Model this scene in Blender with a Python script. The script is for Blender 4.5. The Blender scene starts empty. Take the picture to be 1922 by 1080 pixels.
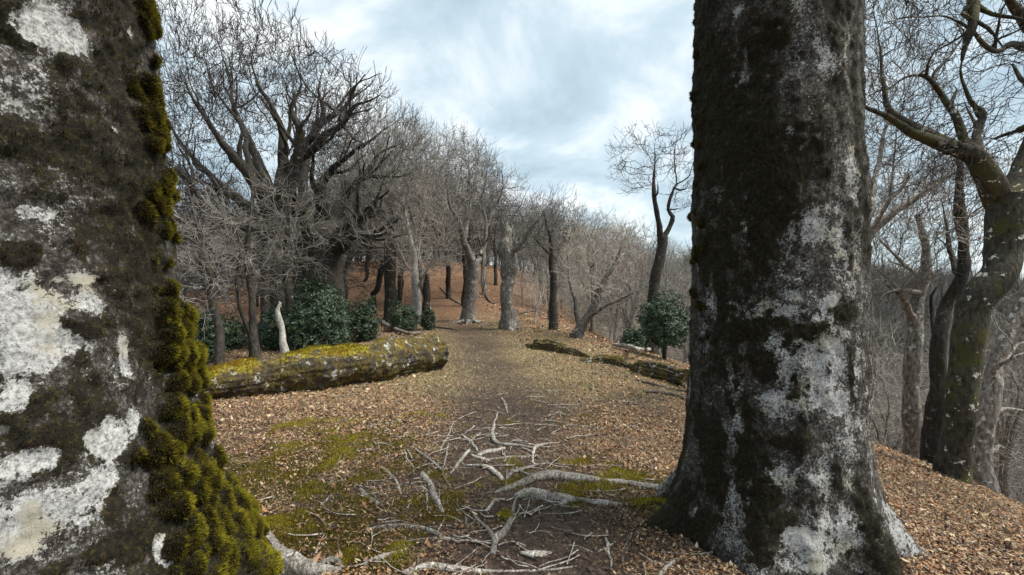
import bpy, math, random
import numpy as np
from mathutils import Vector

random.seed(11)
RNG = np.random.default_rng(11)
SC = bpy.context.scene
COL = SC.collection

# ------------------------------------------------------------------ camera, sky, sun, exposure
W0, H0, FPX = 1922.0, 1080.0, 907.0
EYE = 1.5
CX, CY = 961.0, 540.0

cam = bpy.data.objects.new('camera', bpy.data.cameras.new('camera'))
COL.objects.link(cam)
cam.data.sensor_width = 36.0
cam.data.lens = 36.0 * FPX / W0
cam.data.clip_start = 0.05
cam.data.clip_end = 60000
cam.location = (0, 0, EYE)
cam.rotation_euler = (math.radians(90), 0, 0)
SC.camera = cam

SUN_EL, SUN_AZ = math.radians(58), math.radians(100)      # azimuth clockwise from +Y (ahead of the camera)
world = bpy.data.worlds.new('World')
SC.world = world
world.use_nodes = True
wn, wl = world.node_tree.nodes, world.node_tree.links
wn.clear()
w_out = wn.new('ShaderNodeOutputWorld')
w_bg = wn.new('ShaderNodeBackground'); w_bg.inputs['Strength'].default_value = 0.12
w_sky = wn.new('ShaderNodeTexSky'); w_sky.sky_type = 'NISHITA'; w_sky.sun_disc = False
w_sky.sun_elevation = SUN_EL; w_sky.sun_rotation = SUN_AZ
w_sky.altitude = 900; w_sky.air_density = 1.3; w_sky.dust_density = 0.2; w_sky.ozone_density = 2.5
w_tc = wn.new('ShaderNodeTexCoord')
w_sep = wn.new('ShaderNodeSeparateXYZ'); wl.new(w_tc.outputs['Generated'], w_sep.inputs[0])
def wmath(op, a, b=None, clamp=False):
    n = wn.new('ShaderNodeMath'); n.operation = op; n.use_clamp = clamp
    for i, v in enumerate((a, b)):
        if v is None: continue
        if isinstance(v, (int, float)): n.inputs[i].default_value = v
        else: wl.new(v, n.inputs[i])
    return n.outputs[0]
zz = wmath('ADD', wmath('MAXIMUM', w_sep.outputs['Z'], 0.0), 0.45)
w_comb = wn.new('ShaderNodeCombineXYZ')
wl.new(wmath('DIVIDE', w_sep.outputs['X'], zz), w_comb.inputs[0])
wl.new(wmath('DIVIDE', w_sep.outputs['Y'], zz), w_comb.inputs[1])
w_comb.inputs[2].default_value = 3.7
w_n1 = wn.new('ShaderNodeTexNoise'); wl.new(w_comb.outputs[0], w_n1.inputs['Vector'])
w_n1.inputs['Scale'].default_value = 2.3; w_n1.inputs['Detail'].default_value = 7; w_n1.inputs['Roughness'].default_value = 0.56
w_n1.inputs['Distortion'].default_value = 0.35
w_r = wn.new('ShaderNodeValToRGB'); wl.new(w_n1.outputs['Fac'], w_r.inputs[0])
e = w_r.color_ramp.elements
e[0].position = 0.37; e[0].color = (0.37, 0.485, 0.56, 1)
e[1].position = 0.64; e[1].color = (0.93, 0.965, 0.975, 1)
em = w_r.color_ramp.elements.new(0.51); em.color = (0.56, 0.68, 0.745, 1)
w_mul = wn.new('ShaderNodeMix'); w_mul.data_type = 'RGBA'; w_mul.blend_type = 'MULTIPLY'; w_mul.inputs[0].default_value = 1
wl.new(w_r.outputs[0], w_mul.inputs[6]); w_mul.inputs[7].default_value = (4.85, 4.85, 4.85, 1)
w_mix = wn.new('ShaderNodeMix'); w_mix.data_type = 'RGBA'
wl.new(w_sky.outputs[0], w_mix.inputs[6]); wl.new(w_mul.outputs[2], w_mix.inputs[7])
w_cov = wn.new('ShaderNodeMapRange'); wl.new(w_sep.outputs['Z'], w_cov.inputs[0])
w_cov.inputs[1].default_value = -0.03; w_cov.inputs[2].default_value = 0.10
w_cov.inputs[3].default_value = 0.88; w_cov.inputs[4].default_value = 0.93
wl.new(w_cov.outputs[0], w_mix.inputs[0])
wl.new(w_mix.outputs[2], w_bg.inputs['Color'])
wl.new(w_bg.outputs[0], w_out.inputs[0])

sun = bpy.data.objects.new('sun', bpy.data.lights.new('sun', 'SUN'))
COL.objects.link(sun)
sun.data.energy = 3.3; sun.data.angle = math.radians(25); sun.data.color = (1.0, 0.95, 0.87)
sdir = Vector((math.sin(SUN_AZ) * math.cos(SUN_EL), math.cos(SUN_AZ) * math.cos(SUN_EL), math.sin(SUN_EL)))
sun.rotation_euler = (-sdir).to_track_quat('-Z', 'Y').to_euler()
sun.location = sdir * 50

SC.view_settings.view_transform = 'Standard'
SC.view_settings.look = 'None'
SC.view_settings.exposure = 1.08
SC.view_settings.gamma = 1
SC.view_settings.use_curve_mapping = False
SC.cycles.use_denoising = True
SC.cycles.max_bounces = 5
SC.cycles.diffuse_bounces = 3
SC.cycles.glossy_bounces = 2

# ------------------------------------------------------------------ noise and small maths
def _hash(ix, iy, iz, seed):
    h = (ix * 374761393 + iy * 668265263 + iz * 1274126177 + seed * 974634777) & 0xFFFFFFFF
    h = ((h ^ (h >> 13)) * 1274126177) & 0xFFFFFFFF
    h = h ^ (h >> 16)
    return (h & 0xFFFFFF) / float(0xFFFFFF)

def noise3(p, seed=0):
    p = np.asarray(p, float)
    i = np.floor(p).astype(np.int64); f = p - i
    f = f * f * (3 - 2 * f)
    out = 0
    for dx in (0, 1):
        wx = f[:, 0] if dx else 1 - f[:, 0]
        for dy in (0, 1):
            wy = f[:, 1] if dy else 1 - f[:, 1]
            for dz in (0, 1):
                wz = f[:, 2] if dz else 1 - f[:, 2]
                out = out + wx * wy * wz * _hash(i[:, 0] + dx, i[:, 1] + dy, i[:, 2] + dz, seed)
    return out * 2 - 1

def fbm(p, octs=4, seed=0, rough=0.5):
    a, s, t = 1.0, 0, 0
    p = np.asarray(p, float)
    for o in range(octs):
        s = s + a * noise3(p * (2.03 ** o) + 17.3 * o, seed + o); t += a; a *= rough
    return s / t

def smooth(a, b, x):
    t = np.clip((x - a) / (b - a), 0, 1)
    return t * t * (3 - 2 * t)

def n2(x, y, sc, octs=4, seed=0):
    x = np.asarray(x, float).ravel(); y = np.asarray(y, float).ravel()
    return fbm(np.stack([x * sc, y * sc, np.full_like(x, 0.37)], 1), octs, seed)

def unit(v):
    return v / np.maximum(np.linalg.norm(v, axis=-1, keepdims=True), 1e-9)

# ------------------------------------------------------------------ the lie of the land
def soft_drop(u, a, cap, sat):
    u = np.maximum(u, 0); u1 = cap / (2 * a)
    d = np.where(u < u1, a * u * u, a * u1 * u1 + cap * (u - u1))
    return sat * (1 - np.exp(-d / sat))

def ridge_x(y):
    return -0.18 * np.clip(y - 12, 0, 70)

def ground_fn(x, y, fine=True):
    x = np.asarray(x, float); y = np.asarray(y, float)
    shp = np.broadcast(x, y).shape
    x = np.broadcast_to(x, shp).ravel().astype(float); y = np.broadcast_to(y, shp).ravel().astype(float)
    xc = ridge_x(y)
    zr = 4.7 * smooth(17, 62, y) + 2.5 * smooth(60, 120, y) - 30 * smooth(130, 330, y)
    keep = 1 - 0.78 * smooth(34, 75, y) * (1 - smooth(130, 240, y))
    z = zr - soft_drop(x - xc - 1.5, 0.054, 0.62, 95) * keep
    z = z - soft_drop(-(x - xc) - 9.5, 0.02, 0.5, 95) * (1 - 0.6 * smooth(30, 70, y) * (1 - smooth(130, 240, y)))
    z = z - 30 * smooth(15, 120, -y)
    r = np.hypot(x, y)
    far = smooth(150, 420, r)
    hills = 26 * n2(x, y, 1 / 260.0, 3, 5) + 8 * n2(x, y, 1 / 60.0, 3, 6)
    ang = np.arctan2(x, np.maximum(y, 1e-3))
    hills = hills + 62 * np.exp(-((r - 760) / 240) ** 2) * smooth(0.55, 0.85, ang)
    z = z + far * hills - 60 * smooth(1300, 2600, r)
    if fine:
        nr = 1 - smooth(20, 60, r)
        z = z + nr * (0.05 * n2(x, y, 0.55, 3, 8) + 0.022 * n2(x, y, 2.6, 3, 9))
        z = z + (1 - smooth(8, 14, r)) * 0.012 * n2(x, y, 11.0, 2, 10)
        z = z + smooth(20, 60, r) * 0.35 * n2(x, y, 0.12, 3, 12)
    return z.reshape(shp)

NU, NV, KX, GE, GYC = 410, 430, 8.3, 3200.0, 4.5
def axis_pts(n): return GE * np.sinh(KX * np.linspace(-1, 1, n)) / math.sinh(KX)
GX, GY = np.meshgrid(axis_pts(NU), GYC + axis_pts(NV))
GZ = ground_fn(GX, GY)
def ground(x, y):
    """height of the ground sheet itself (its grid, read between the points)"""
    x = np.asarray(x, float); y = np.asarray(y, float)
    def loc(v, n):
        q = (np.arcsinh(np.clip(v / GE, -0.999, 0.999) * math.sinh(KX)) / KX + 1) / 2 * (n - 1)
        i = np.clip(np.floor(q).astype(int), 0, n - 2); return i
    i = loc(x, NU); j = loc(y - GYC, NV)
    xs, ys = GX[0], GY[:, 0]
    u = (x - xs[i]) / (xs[i + 1] - xs[i]); v = (y - ys[j]) / (ys[j + 1] - ys[j])
    return (GZ[j, i] * (1 - u) + GZ[j, i + 1] * u) * (1 - v) + (GZ[j + 1, i] * (1 - u) + GZ[j + 1, i + 1] * u) * v

def gz(x, y):
    return float(ground(np.array([x]), np.array([y]))[0])

G0 = gz(0, 0)
cam.location.z = EYE + G0
EZ = EYE + G0

def P(px, py, d):
    return np.array([(px - CX) / FPX * d, d, EZ - (py - CY) / FPX * d])

def on_ground(px, py):
    d = EYE * FPX / max(py - CY, 12)
    for _ in range(25):
        g = gz((px - CX) / FPX * d, d)
        d = 0.5 * d + 0.5 * (EZ - g) * FPX / max(py - CY, 12)
    return np.array([(px - CX) / FPX * d, d, gz((px - CX) / FPX * d, d)])

# ------------------------------------------------------------------ mesh and object helpers
def mesh_np(name, V, tris=None, quads=None, smooth_shade=True, cols=None, attrs=None):
    me = bpy.data.meshes.new(name)
    V = np.asarray(V, np.float32)
    nt = 0 if tris is None else len(tris); nq = 0 if quads is None else len(quads)
    me.vertices.add(len(V)); me.vertices.foreach_set('co', V.ravel())
    loops = []; starts = []
    if nt: loops.append(np.asarray(tris, np.int32).ravel()); starts.append(np.arange(nt) * 3)
    if nq: loops.append(np.asarray(quads, np.int32).ravel()); starts.append(nt * 3 + np.arange(nq) * 4)
    lp = np.concatenate(loops); st = np.concatenate(starts)
    me.loops.add(len(lp)); me.loops.foreach_set('vertex_index', lp.astype(np.int32))
    me.polygons.add(nt + nq); me.polygons.foreach_set('loop_start', st.astype(np.int32))
    if smooth_shade: me.polygons.foreach_set('use_smooth', np.ones(nt + nq, bool))
    if cols is not None:
        c = np.ones((len(V), 4), np.float32); c[:, :3] = cols
        a = me.color_attributes.new('tint', 'FLOAT_COLOR', 'POINT'); a.data.foreach_set('color', c.ravel())
    for k, v in (attrs or {}).items():
        a = me.attributes.new(k, 'FLOAT', 'POINT'); a.data.foreach_set('value', np.asarray(v, np.float32))
    me.update(calc_edges=True)
    return me

def obj(name, me, mat=None, parent=None, loc=None):
    o = bpy.data.objects.new(name, me)
    COL.objects.link(o)
    if mat is not None and not me.materials: me.materials.append(mat)
    if parent is not None: o.parent = parent
    if loc is not None: o.location = loc
    return o

def tag(o, label=None, cat=None, group=None, kind=None):
    if label: o['label'] = label
    if cat: o['category'] = cat
    if group: o['group'] = group
    if kind: o['kind'] = kind
    return o

def thing(name, label, cat, loc=(0, 0, 0), group=None):
    o = bpy.data.objects.new(name, None); COL.objects.link(o)
    o.location = loc; o.empty_display_size = 0.2
    return tag(o, label, cat, group)

REF = unit(np.array([[0.31, 0.47, 0.826]]))[0]
def tubes(pos, par, rad, rough=0.0, seed=0, kmax=14):
    """nodes with parents and radii -> verts, quads; rings are shared along a main line"""
    N = len(pos); par = np.asarray(par); rad = np.asarray(rad, float)
    has = par >= 0
    d = np.zeros((N, 3)); d[has] = pos[has] - pos[par[has]]
    main = np.full(N, -1)
    order = np.argsort(rad, kind='stable')
    oc = order[has[order]]
    main[par[oc]] = oc                      # the thickest child wins (written last)
    roots = np.where(~has)[0]
    for r in roots:
        if main[r] >= 0: d[r] = pos[main[r]] - pos[r]
        else: d[r] = (0, 0, 1)
    d = unit(d)
    rd = d.copy(); m = main >= 0
    rd[m] = unit(d[m] + d[main[m]] * 0.999)
    k = np.full(N, 3); k[rad > 0.012] = 4; k[rad > 0.03] = 6; k[rad > 0.09] = 9; k[rad > 0.2] = kmax
    # a chain keeps the side count of its class
    Vs = []; Qs = []; base = 0
    ring = np.full(N, -1)
    for kk in np.unique(k):
        ids = np.where(k == kk)[0]
        ring[ids] = base + np.arange(len(ids)) * kk
        Vs.append((pos[ids], rd[ids], rad[ids], kk)); base += len(ids) * kk
    seg = np.where(has)[0]
    share = (main[par[seg]] == seg) & (k[par[seg]] == k[seg])
    sring = np.full(N, -1)
    sring[seg[share]] = ring[par[seg[share]]]
    rest = seg[~share]
    for kk in np.unique(k[rest]) if len(rest) else []:
        ids = rest[k[rest] == kk]
        sring[ids] = base + np.arange(len(ids)) * kk
        Vs.append((pos[par[ids]], d[ids], np.minimum(rad[ids] * 1.15, rad[par[ids]]), kk)); base += len(ids) * kk
    out = []
    for (p, dd, r, kk) in Vs:
        u = unit(np.cross(dd, REF)); v = np.cross(dd, u)
        a = np.arange(kk) / kk * 2 * math.pi
        ringv = p[:, None, :] + r[:, None, None] * (np.cos(a)[None, :, None] * u[:, None, :] + np.sin(a)[None, :, None] * v[:, None, :])
        if rough > 0 and kk >= 6:
            flat = ringv.reshape(-1, 3)
            off = (flat - np.repeat(p, kk, 0))
            nn = 1 + rough * (fbm(flat * 2.3, 3, seed) + 0.5 * fbm(flat * 8.0, 2, seed + 9))
            ringv = (np.repeat(p, kk, 0) + off * nn[:, None]).reshape(ringv.shape)
        out.append(ringv.reshape(-1, 3))
    V = np.concatenate(out)
    for kk in np.unique(k[seg]):
        ids = seg[k[seg] == kk]
        j = np.arange(kk); j2 = (j + 1) % kk
        a0 = sring[ids][:, None] + j; a1 = sring[ids][:, None] + j2
        b0 = ring[ids][:, None] + j; b1 = ring[ids][:, None] + j2
        Qs.append(np.stack([a0, a1, b1, b0], 2).reshape(-1, 4))
    return V, np.concatenate(Qs)

def spline(pts, step):
    """Catmull-Rom through (x,y,z,r) points, resampled about every step"""
    p = np.asarray(pts, float)
    if len(p) < 2: return p
    q = np.vstack([2 * p[0] - p[1], p, 2 * p[-1] - p[-2]])
    out = [p[0]]
    for i in range(1, len(q) - 2):
        L = np.linalg.norm(q[i + 1, :3] - q[i, :3]); n = max(1, int(round(L / step)))
        for t in np.arange(1, n + 1) / n:
            a, b, c, dd = q[i - 1], q[i], q[i + 1], q[i + 2]
            out.append(0.5 * (2 * b + (c - a) * t + (2 * a - 5 * b + 4 * c - dd) * t * t + (3 * b - a - 3 * c + dd) * t ** 3))
    out = np.array(out); out[:, 3] = np.maximum(out[:, 3], 0.002)
    return out

# ------------------------------------------------------------------ materials
def new_mat(name):
    m = bpy.data.materials.new(name); m.use_nodes = True
    nt = m.node_tree; nt.nodes.clear()
    out = nt.nodes.new('ShaderNodeOutputMaterial'); b = nt.nodes.new('ShaderNodeBsdfPrincipled')
    nt.links.new(b.outputs[0], out.inputs[0])
    b.inputs['Roughness'].default_value = 0.85
    b.inputs['Specular IOR Level'].default_value = 0.25
    return m, nt, b

class NT:
    def __init__(s, nt): s.nt = nt; s.N = nt.nodes; s.L = nt.links
    def put(s, sock, v):
        if isinstance(v, bpy.types.NodeSocket): s.L.new(v, sock)
        elif isinstance(v, (tuple, list)) and len(v) == 3 and sock.type == 'RGBA': sock.default_value = (*v, 1)
        else: sock.default_value = v
    def coord(s, kind='Object'): return s.N.new('ShaderNodeTexCoord').outputs[kind]
    def attr(s, name, out='Fac'):
        n = s.N.new('ShaderNodeAttribute'); n.attribute_name = name; return n.outputs[out]
    def noise(s, vec, scale, detail=4, rough=0.55, dist=0.0):
        n = s.N.new('ShaderNodeTexNoise'); s.L.new(vec, n.inputs['Vector'])
        n.inputs['Scale'].default_value = scale; n.inputs['Detail'].default_value = detail
        n.inputs['Roughness'].default_value = rough; n.inputs['Distortion'].default_value = dist
        return n.outputs['Fac']
    def voro(s, vec, scale, out='Color', feat='F1'):
        n = s.N.new('ShaderNodeTexVoronoi'); n.feature = feat; s.L.new(vec, n.inputs['Vector']); n.inputs['Scale'].default_value = scale
        return n.outputs[out]
    def mapping(s, vec, sc=(1, 1, 1), rot=(0, 0, 0)):
        n = s.N.new('ShaderNodeMapping'); s.L.new(vec, n.inputs[0]); n.inputs['Scale'].default_value = sc; n.inputs['Rotation'].default_value = rot
        return n.outputs[0]
    def math(s, op, a, b=0.0, clamp=False):
        n = s.N.new('ShaderNodeMath'); n.operation = op; n.use_clamp = clamp
        s.put(n.inputs[0], a); s.put(n.inputs[1], b); return n.outputs[0]
    def step(s, v, lo, hi, a=0.0, b=1.0):
        n = s.N.new('ShaderNodeMapRange'); n.interpolation_type = 'SMOOTHSTEP'
        s.put(n.inputs[0], v); n.inputs[1].default_value = lo; n.inputs[2].default_value = hi
        n.inputs[3].default_value = a; n.inputs[4].default_value = b; return n.outputs[0]
    def mix(s, f, a, b, mode='MIX'):
        n = s.N.new('ShaderNodeMix'); n.data_type = 'RGBA'; n.blend_type = mode
        s.put(n.inputs[0], f); s.put(n.inputs[6], a); s.put(n.inputs[7], b); return n.outputs[2]
    def ramp(s, v, stops):
        n = s.N.new('ShaderNodeValToRGB'); s.put(n.inputs[0], v); e = n.color_ramp.elements
        while len(e) < len(stops): e.new(0.5)
        for i, (p, c) in enumerate(stops): e[i].position = p; e[i].color = (*c, 1)
        return n.outputs[0]
    def bump(s, h, dist, strength=1.0):
        n = s.N.new('ShaderNodeBump'); s.put(n.inputs['Height'], h); n.inputs['Distance'].default_value = dist; n.inputs['Strength'].default_value = strength
        return n.outputs[0]

def bark_mat(name, dark, light, moss=(0.05, 0.045, 0.012), moss_lo=0.55, lichen=(0.42, 0.43, 0.40), lichen_lo=0.62, scale=1.0, vary=0.25):
    m, nt, b = new_mat(name); T = NT(nt)
    co = T.coord('Object')
    big = T.noise(co, 1.7 * scale, 5, 0.6)
    fine = T.noise(T.mapping(co, (1, 1, 0.45)), 22 * scale, 4, 0.65)
    c = T.mix(T.step(fine, 0.3, 0.72), dark, light)
    if moss_lo < 1:
        mz = T.noise(co, 3.1 * scale, 5, 0.65)
        c = T.mix(T.step(mz, moss_lo, moss_lo + 0.1), c, moss)
    c = T.mix(T.step(T.noise(co, 7 * scale, 6, 0.72), lichen_lo, lichen_lo + 0.06), c, lichen)
    c = T.mix(T.step(big, 0.2, 0.8), T.mix(1.0, c, (1 - vary,) * 3, 'MULTIPLY'), T.mix(1.0, c, (1 + vary,) * 3, 'MULTIPLY'))
    oi = nt.nodes.new('ShaderNodeObjectInfo')
    hv = nt.nodes.new('ShaderNodeHueSaturation'); T.L.new(c, hv.inputs['Color'])
    T.L.new(T.step(oi.outputs['Random'], 0, 1, 0.7, 1.3), hv.inputs['Value'])
    T.L.new(hv.outputs[0], b.inputs['Base Color'])
    T.L.new(T.bump(fine, 0.02, 0.8), b.inputs['Normal'])
    return m

def tint_mat(name, rough=0.75, spec=0.25, trans=0.0):
    m, nt, b = new_mat(name); T = NT(nt)
    T.L.new(T.attr('tint', 'Color'), b.inputs['Base Color'])
    b.inputs['Roughness'].default_value = rough; b.inputs['Specular IOR Level'].default_value = spec
    if trans:
        t = nt.nodes.new('ShaderNodeBsdfTranslucent'); T.L.new(T.attr('tint', 'Color'), t.inputs[0])
        mx = nt.nodes.new('ShaderNodeMixShader'); mx.inputs[0].default_value = trans
        out = [n for n in nt.nodes if n.type == 'OUTPUT_MATERIAL'][0]
        T.L.new(b.outputs[0], mx.inputs[1]); T.L.new(t.outputs[0], mx.inputs[2]); T.L.new(mx.outputs[0], out.inputs[0])
    return m

M_DARK = bark_mat('dark_mossy_bark', (0.014, 0.012, 0.010), (0.065, 0.057, 0.049), (0.032, 0.028, 0.010), 0.52, (0.26, 0.25, 0.22), 0.61)
M_GREY = bark_mat('grey_beech_bark', (0.055, 0.047, 0.039), (0.26, 0.235, 0.205), (0.05, 0.045, 0.015), 0.60, (0.42, 0.41, 0.38), 0.57)
M_PALE = bark_mat('pale_bark', (0.20, 0.18, 0.155), (0.48, 0.46, 0.42), (0.10, 0.085, 0.05), 0.66, (0.60, 0.59, 0.55), 0.60)
M_TWIG = bark_mat('brown_grey_twigs', (0.12, 0.109, 0.095), (0.30, 0.277, 0.245), moss_lo=2, lichen_lo=0.9, vary=0.2)
M_TWIG_DARK = bark_mat('dark_twigs', (0.022, 0.019, 0.018), (0.065, 0.056, 0.052), moss_lo=2, lichen_lo=0.9, vary=0.2)
M_TWIG_PALE = bark_mat('pale_twigs', (0.22, 0.19, 0.155), (0.44, 0.39, 0.335), moss_lo=2, lichen_lo=0.9, vary=0.2)
M_LEAN = bark_mat('mossy_bark_with_white_blotches', (0.010, 0.009, 0.006), (0.055, 0.047, 0.033), (0.040, 0.036, 0.010), 0.50, (0.46, 0.44, 0.38), 0.60, scale=1.2)
M_LEAF = tint_mat('dry_leaf', 0.7, 0.3, 0.15)
M_MOSS = tint_mat('moss_fibre', 0.9, 0.1, 0.4)
M_GRASS = tint_mat('dry_grass', 0.8, 0.2, 0.2)
M_HOLLY = tint_mat('glossy_evergreen_leaf', 0.48, 0.4, 0.1)

# ground: tint attribute gives the colour of litter, soil and moss; the nodes add leaf-sized fragments
m, nt, b = new_mat('forest_floor'); T = NT(nt)
co = T.coord('Object')
tint = T.attr('tint', 'Color')
vc = T.voro(T.mapping(co, (1, 1, 0.3)), 26, 'Color'); sepc = nt.nodes.new('ShaderNodeSeparateColor'); T.L.new(vc, sepc.inputs[0])
vd = T.voro(T.mapping(co, (1, 1, 0.3)), 26, 'Distance')
frag = T.ramp(sepc.outputs[0], [(0.0, (0.55, 0.5, 0.45)), (0.45, (0.95, 0.92, 0.9)), (0.8, (1.25, 1.2, 1.1)), (1.0, (1.75, 1.65, 1.5))])
c = T.mix(1.0, tint, frag, 'MULTIPLY')
c = T.mix(T.step(T.noise(co, 48, 4, 0.7), 0.42, 0.62), T.mix(1.0, c, (0.5, 0.48, 0.46), 'MULTIPLY'), c)
c = T.mix(T.step(T.noise(co, 0.9, 5, 0.65), 0.3, 0.7), T.mix(1.0, c, (0.8, 0.8, 0.8), 'MULTIPLY'), T.mix(1.0, c, (1.2, 1.18, 1.15), 'MULTIPLY'))
T.L.new(c, b.inputs['Base Color'])
T.L.new(T.bump(T.math('ADD', vd, T.math('MULTIPLY', T.noise(co, 60, 4, 0.7), 0.5)), 0.03, 0.9), b.inputs['Normal'])
b.inputs['Roughness'].default_value = 0.95
M_GROUND = m

# ------------------------------------------------------------------ ground sheet
def path_mask(x, y):
    cxp = 0.15 - 0.09 * np.clip(y - 3, 0, 9) + ridge_x(y) * 1.15
    wv = 0.25 * n2(x, y, 0.5, 2, 31)
    return np.exp(-((x - cxp + wv) / (0.55 + 0.035 * y)) ** 2) * (1 - smooth(26, 45, y))

def moss_mask(x, y):
    n = 0.8 * n2(x, y, 1.3, 4, 41) + 1.1 * n2(x, y, 4.5, 4, 42)
    area = np.exp(-(((x + 1.75) / 1.15) ** 2 + ((y - 4.3) / 1.4) ** 2)) + 0.8 * np.exp(-(((x - 1.2) / 0.75) ** 2 + ((y - 3.7) / 0.9) ** 2)) \
        + 0.6 * np.exp(-(((x + 0.9) / 0.7) ** 2 + ((y - 2.6) / 0.7) ** 2))
    return smooth(0.12, 0.42, 0.62 * n + 0.72 * area - 0.20)

def litter_mask(x, y):
    n = n2(x, y, 0.6, 4, 51)
    a = 0.55 + 0.6 * n + 0.7 * n2(x, y, 2.6, 4, 52) - 0.75 * path_mask(x, y)
    a = a + 0.5 * np.exp(-(((x + 3.0) / 1.6) ** 2 + ((y - 6.2) / 1.2) ** 2)) + 0.55 * smooth(1.6, 3.2, x - ridge_x(y))
    a = a - 0.3 * moss_mask(x, y)
    return np.clip(a, 0.06, 1.3)

def grass_mask(x, y):
    n = n2(x, y, 0.8, 4, 61)
    return np.clip(smooth(5.5, 8.5, y) * (1 - smooth(22, 32, y)) * np.exp(-((x - ridge_x(y) + 0.2) / 2.6) ** 2) * (0.8 + 0.7 * n) * (1 - 0.75 * path_mask(x, y)), 0, 1)

V = np.stack([GX.ravel(), GY.ravel(), GZ.ravel()], 1)
ii = (np.arange(NV - 1)[:, None] * NU + np.arange(NU - 1)[None, :]).ravel()
Q = np.stack([ii, ii + 1, ii + NU + 1, ii + NU], 1)
fx, fy = V[:, 0], V[:, 1]
soil = np.array([0.060, 0.045, 0.036]); tan = np.array([0.33, 0.225, 0.145]); rust = np.array([0.20, 0.118, 0.072])
mossc = np.array([0.105, 0.082, 0.022]); grassc = np.array([0.33, 0.26, 0.15]); grey = np.array([0.23, 0.205, 0.178]); trod = np.array([0.070, 0.052, 0.042])
lm = np.clip(litter_mask(fx, fy), 0, 1)[:, None]
colr = soil * (1 - lm) + (tan * 0.85) * lm
pm = path_mask(fx, fy)[:, None] * 0.9; colr = colr * (1 - pm) + trod * pm
gm = grass_mask(fx, fy)[:, None] * 0.7; colr = colr * (1 - gm) + grassc * gm
far = (smooth(15, 24, fy) * (1 - smooth(9, 16, fx - ridge_x(fy))))[:, None] * (1 - gm); colr = colr * (1 - far) + rust * far
mm = moss_mask(fx, fy)[:, None]; colr = colr * (1 - mm) + mossc * mm
rr = np.hypot(fx, fy)
vg = np.maximum(smooth(90, 160, rr), smooth(7, 15, fx - ridge_x(fy)))[:, None]
colr = colr * (1 - vg) + grey * vg  # right slope and far ground: grey-brown, lightened to paint in some haze
g_ob = obj('ground', mesh_np('ground', V, quads=Q, cols=colr), M_GROUND)
tag(g_ob, kind='structure')

# far sea beyond the valley
m, nt, b = new_mat('sea_water'); T = NT(nt)
b.inputs['Base Color'].default_value = (0.03, 0.10, 0.17, 1); b.inputs['Roughness'].default_value = 0.35
T.L.new(T.bump(T.noise(T.coord('Object'), 0.02, 3), 3.0, 0.4), b.inputs['Normal'])
s = 45000.0
sea = obj('sea', mesh_np('sea', np.array([[-s, -s, -128], [s, -s, -128], [s, s, -128], [-s, s, -128]]), quads=[[0, 1, 2, 3]], smooth_shade=False), m)
tag(sea, kind='structure')

# ------------------------------------------------------------------ big foreground trunks
M_TRUNK = None
def trunk_mat():
    m, nt, b = new_mat('old_beech_bark_with_lichen_and_moss'); T = NT(nt)
    co = T.coord('Object')
    st = T.mapping(co, (1, 1, 0.42))
    fine = T.noise(co, 62, 6, 0.78); mid = T.noise(co, 11, 5, 0.65)
    c = T.ramp(fine, [(0.36, (0.012, 0.010, 0.008)), (0.5, (0.048, 0.042, 0.036)), (0.6, (0.13, 0.123, 0.113)), (0.7, (0.32, 0.31, 0.29))])
    c = T.mix(T.step(mid, 0.35, 0.65), T.mix(1.0, c, (0.5, 0.46, 0.42), 'MULTIPLY'), c)
    crack = T.math('ABSOLUTE', T.math('SUBTRACT', T.noise(T.mapping(co, (1, 1, 0.22)), 17, 4, 0.6, 0.6), 0.5))
    c = T.mix(T.step(crack, 0.0, 0.012), (0.014, 0.012, 0.010), c)
    # thin grey crust, then solid white lichen patches
    edge = T.math('ADD', T.math('MULTIPLY', T.noise(co, 15, 7, 0.75), 2.2), T.math('MULTIPLY', T.noise(co, 80, 4, 0.8), 1.7))
    lich = T.math('ADD', T.attr('lichen'), T.math('SUBTRACT', edge, 1.95))
    lcol = T.mix(T.step(T.noise(co, 75, 6, 0.8), 0.36, 0.60), (0.13, 0.128, 0.122), (0.43, 0.43, 0.42))
    lcol = T.mix(T.step(T.noise(co, 7, 3, 0.6), 0.5, 0.66), lcol, (0.33, 0.31, 0.25))
    c = T.mix(T.step(lich, 0.42, 0.60), c, lcol)
    # brown to olive moss
    mo = T.math('ADD', T.attr('moss'), T.math('MULTIPLY', T.math('SUBTRACT', T.noise(co, 15, 7, 0.78), 0.5), 2.0))
    mcol = T.ramp(T.noise(co, 60, 4, 0.7), [(0.36, (0.004, 0.0035, 0.002)), (0.55, (0.014, 0.011, 0.005)), (0.72, (0.050, 0.039, 0.012))])
    c = T.mix(T.step(mo, 0.44, 0.56), c, mcol)
    T.L.new(c, b.inputs['Base Color'])
    h = T.math('ADD', T.math('MULTIPLY', fine, 0.5), T.math('MULTIPLY', T.step(crack, 0.0, 0.03), 0.12))
    T.L.new(T.bump(h, 0.010, 0.8), b.inputs['Normal'])
    b.inputs['Roughness'].default_value = 0.95
    return m
M_TRUNK = trunk_mat()

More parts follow.
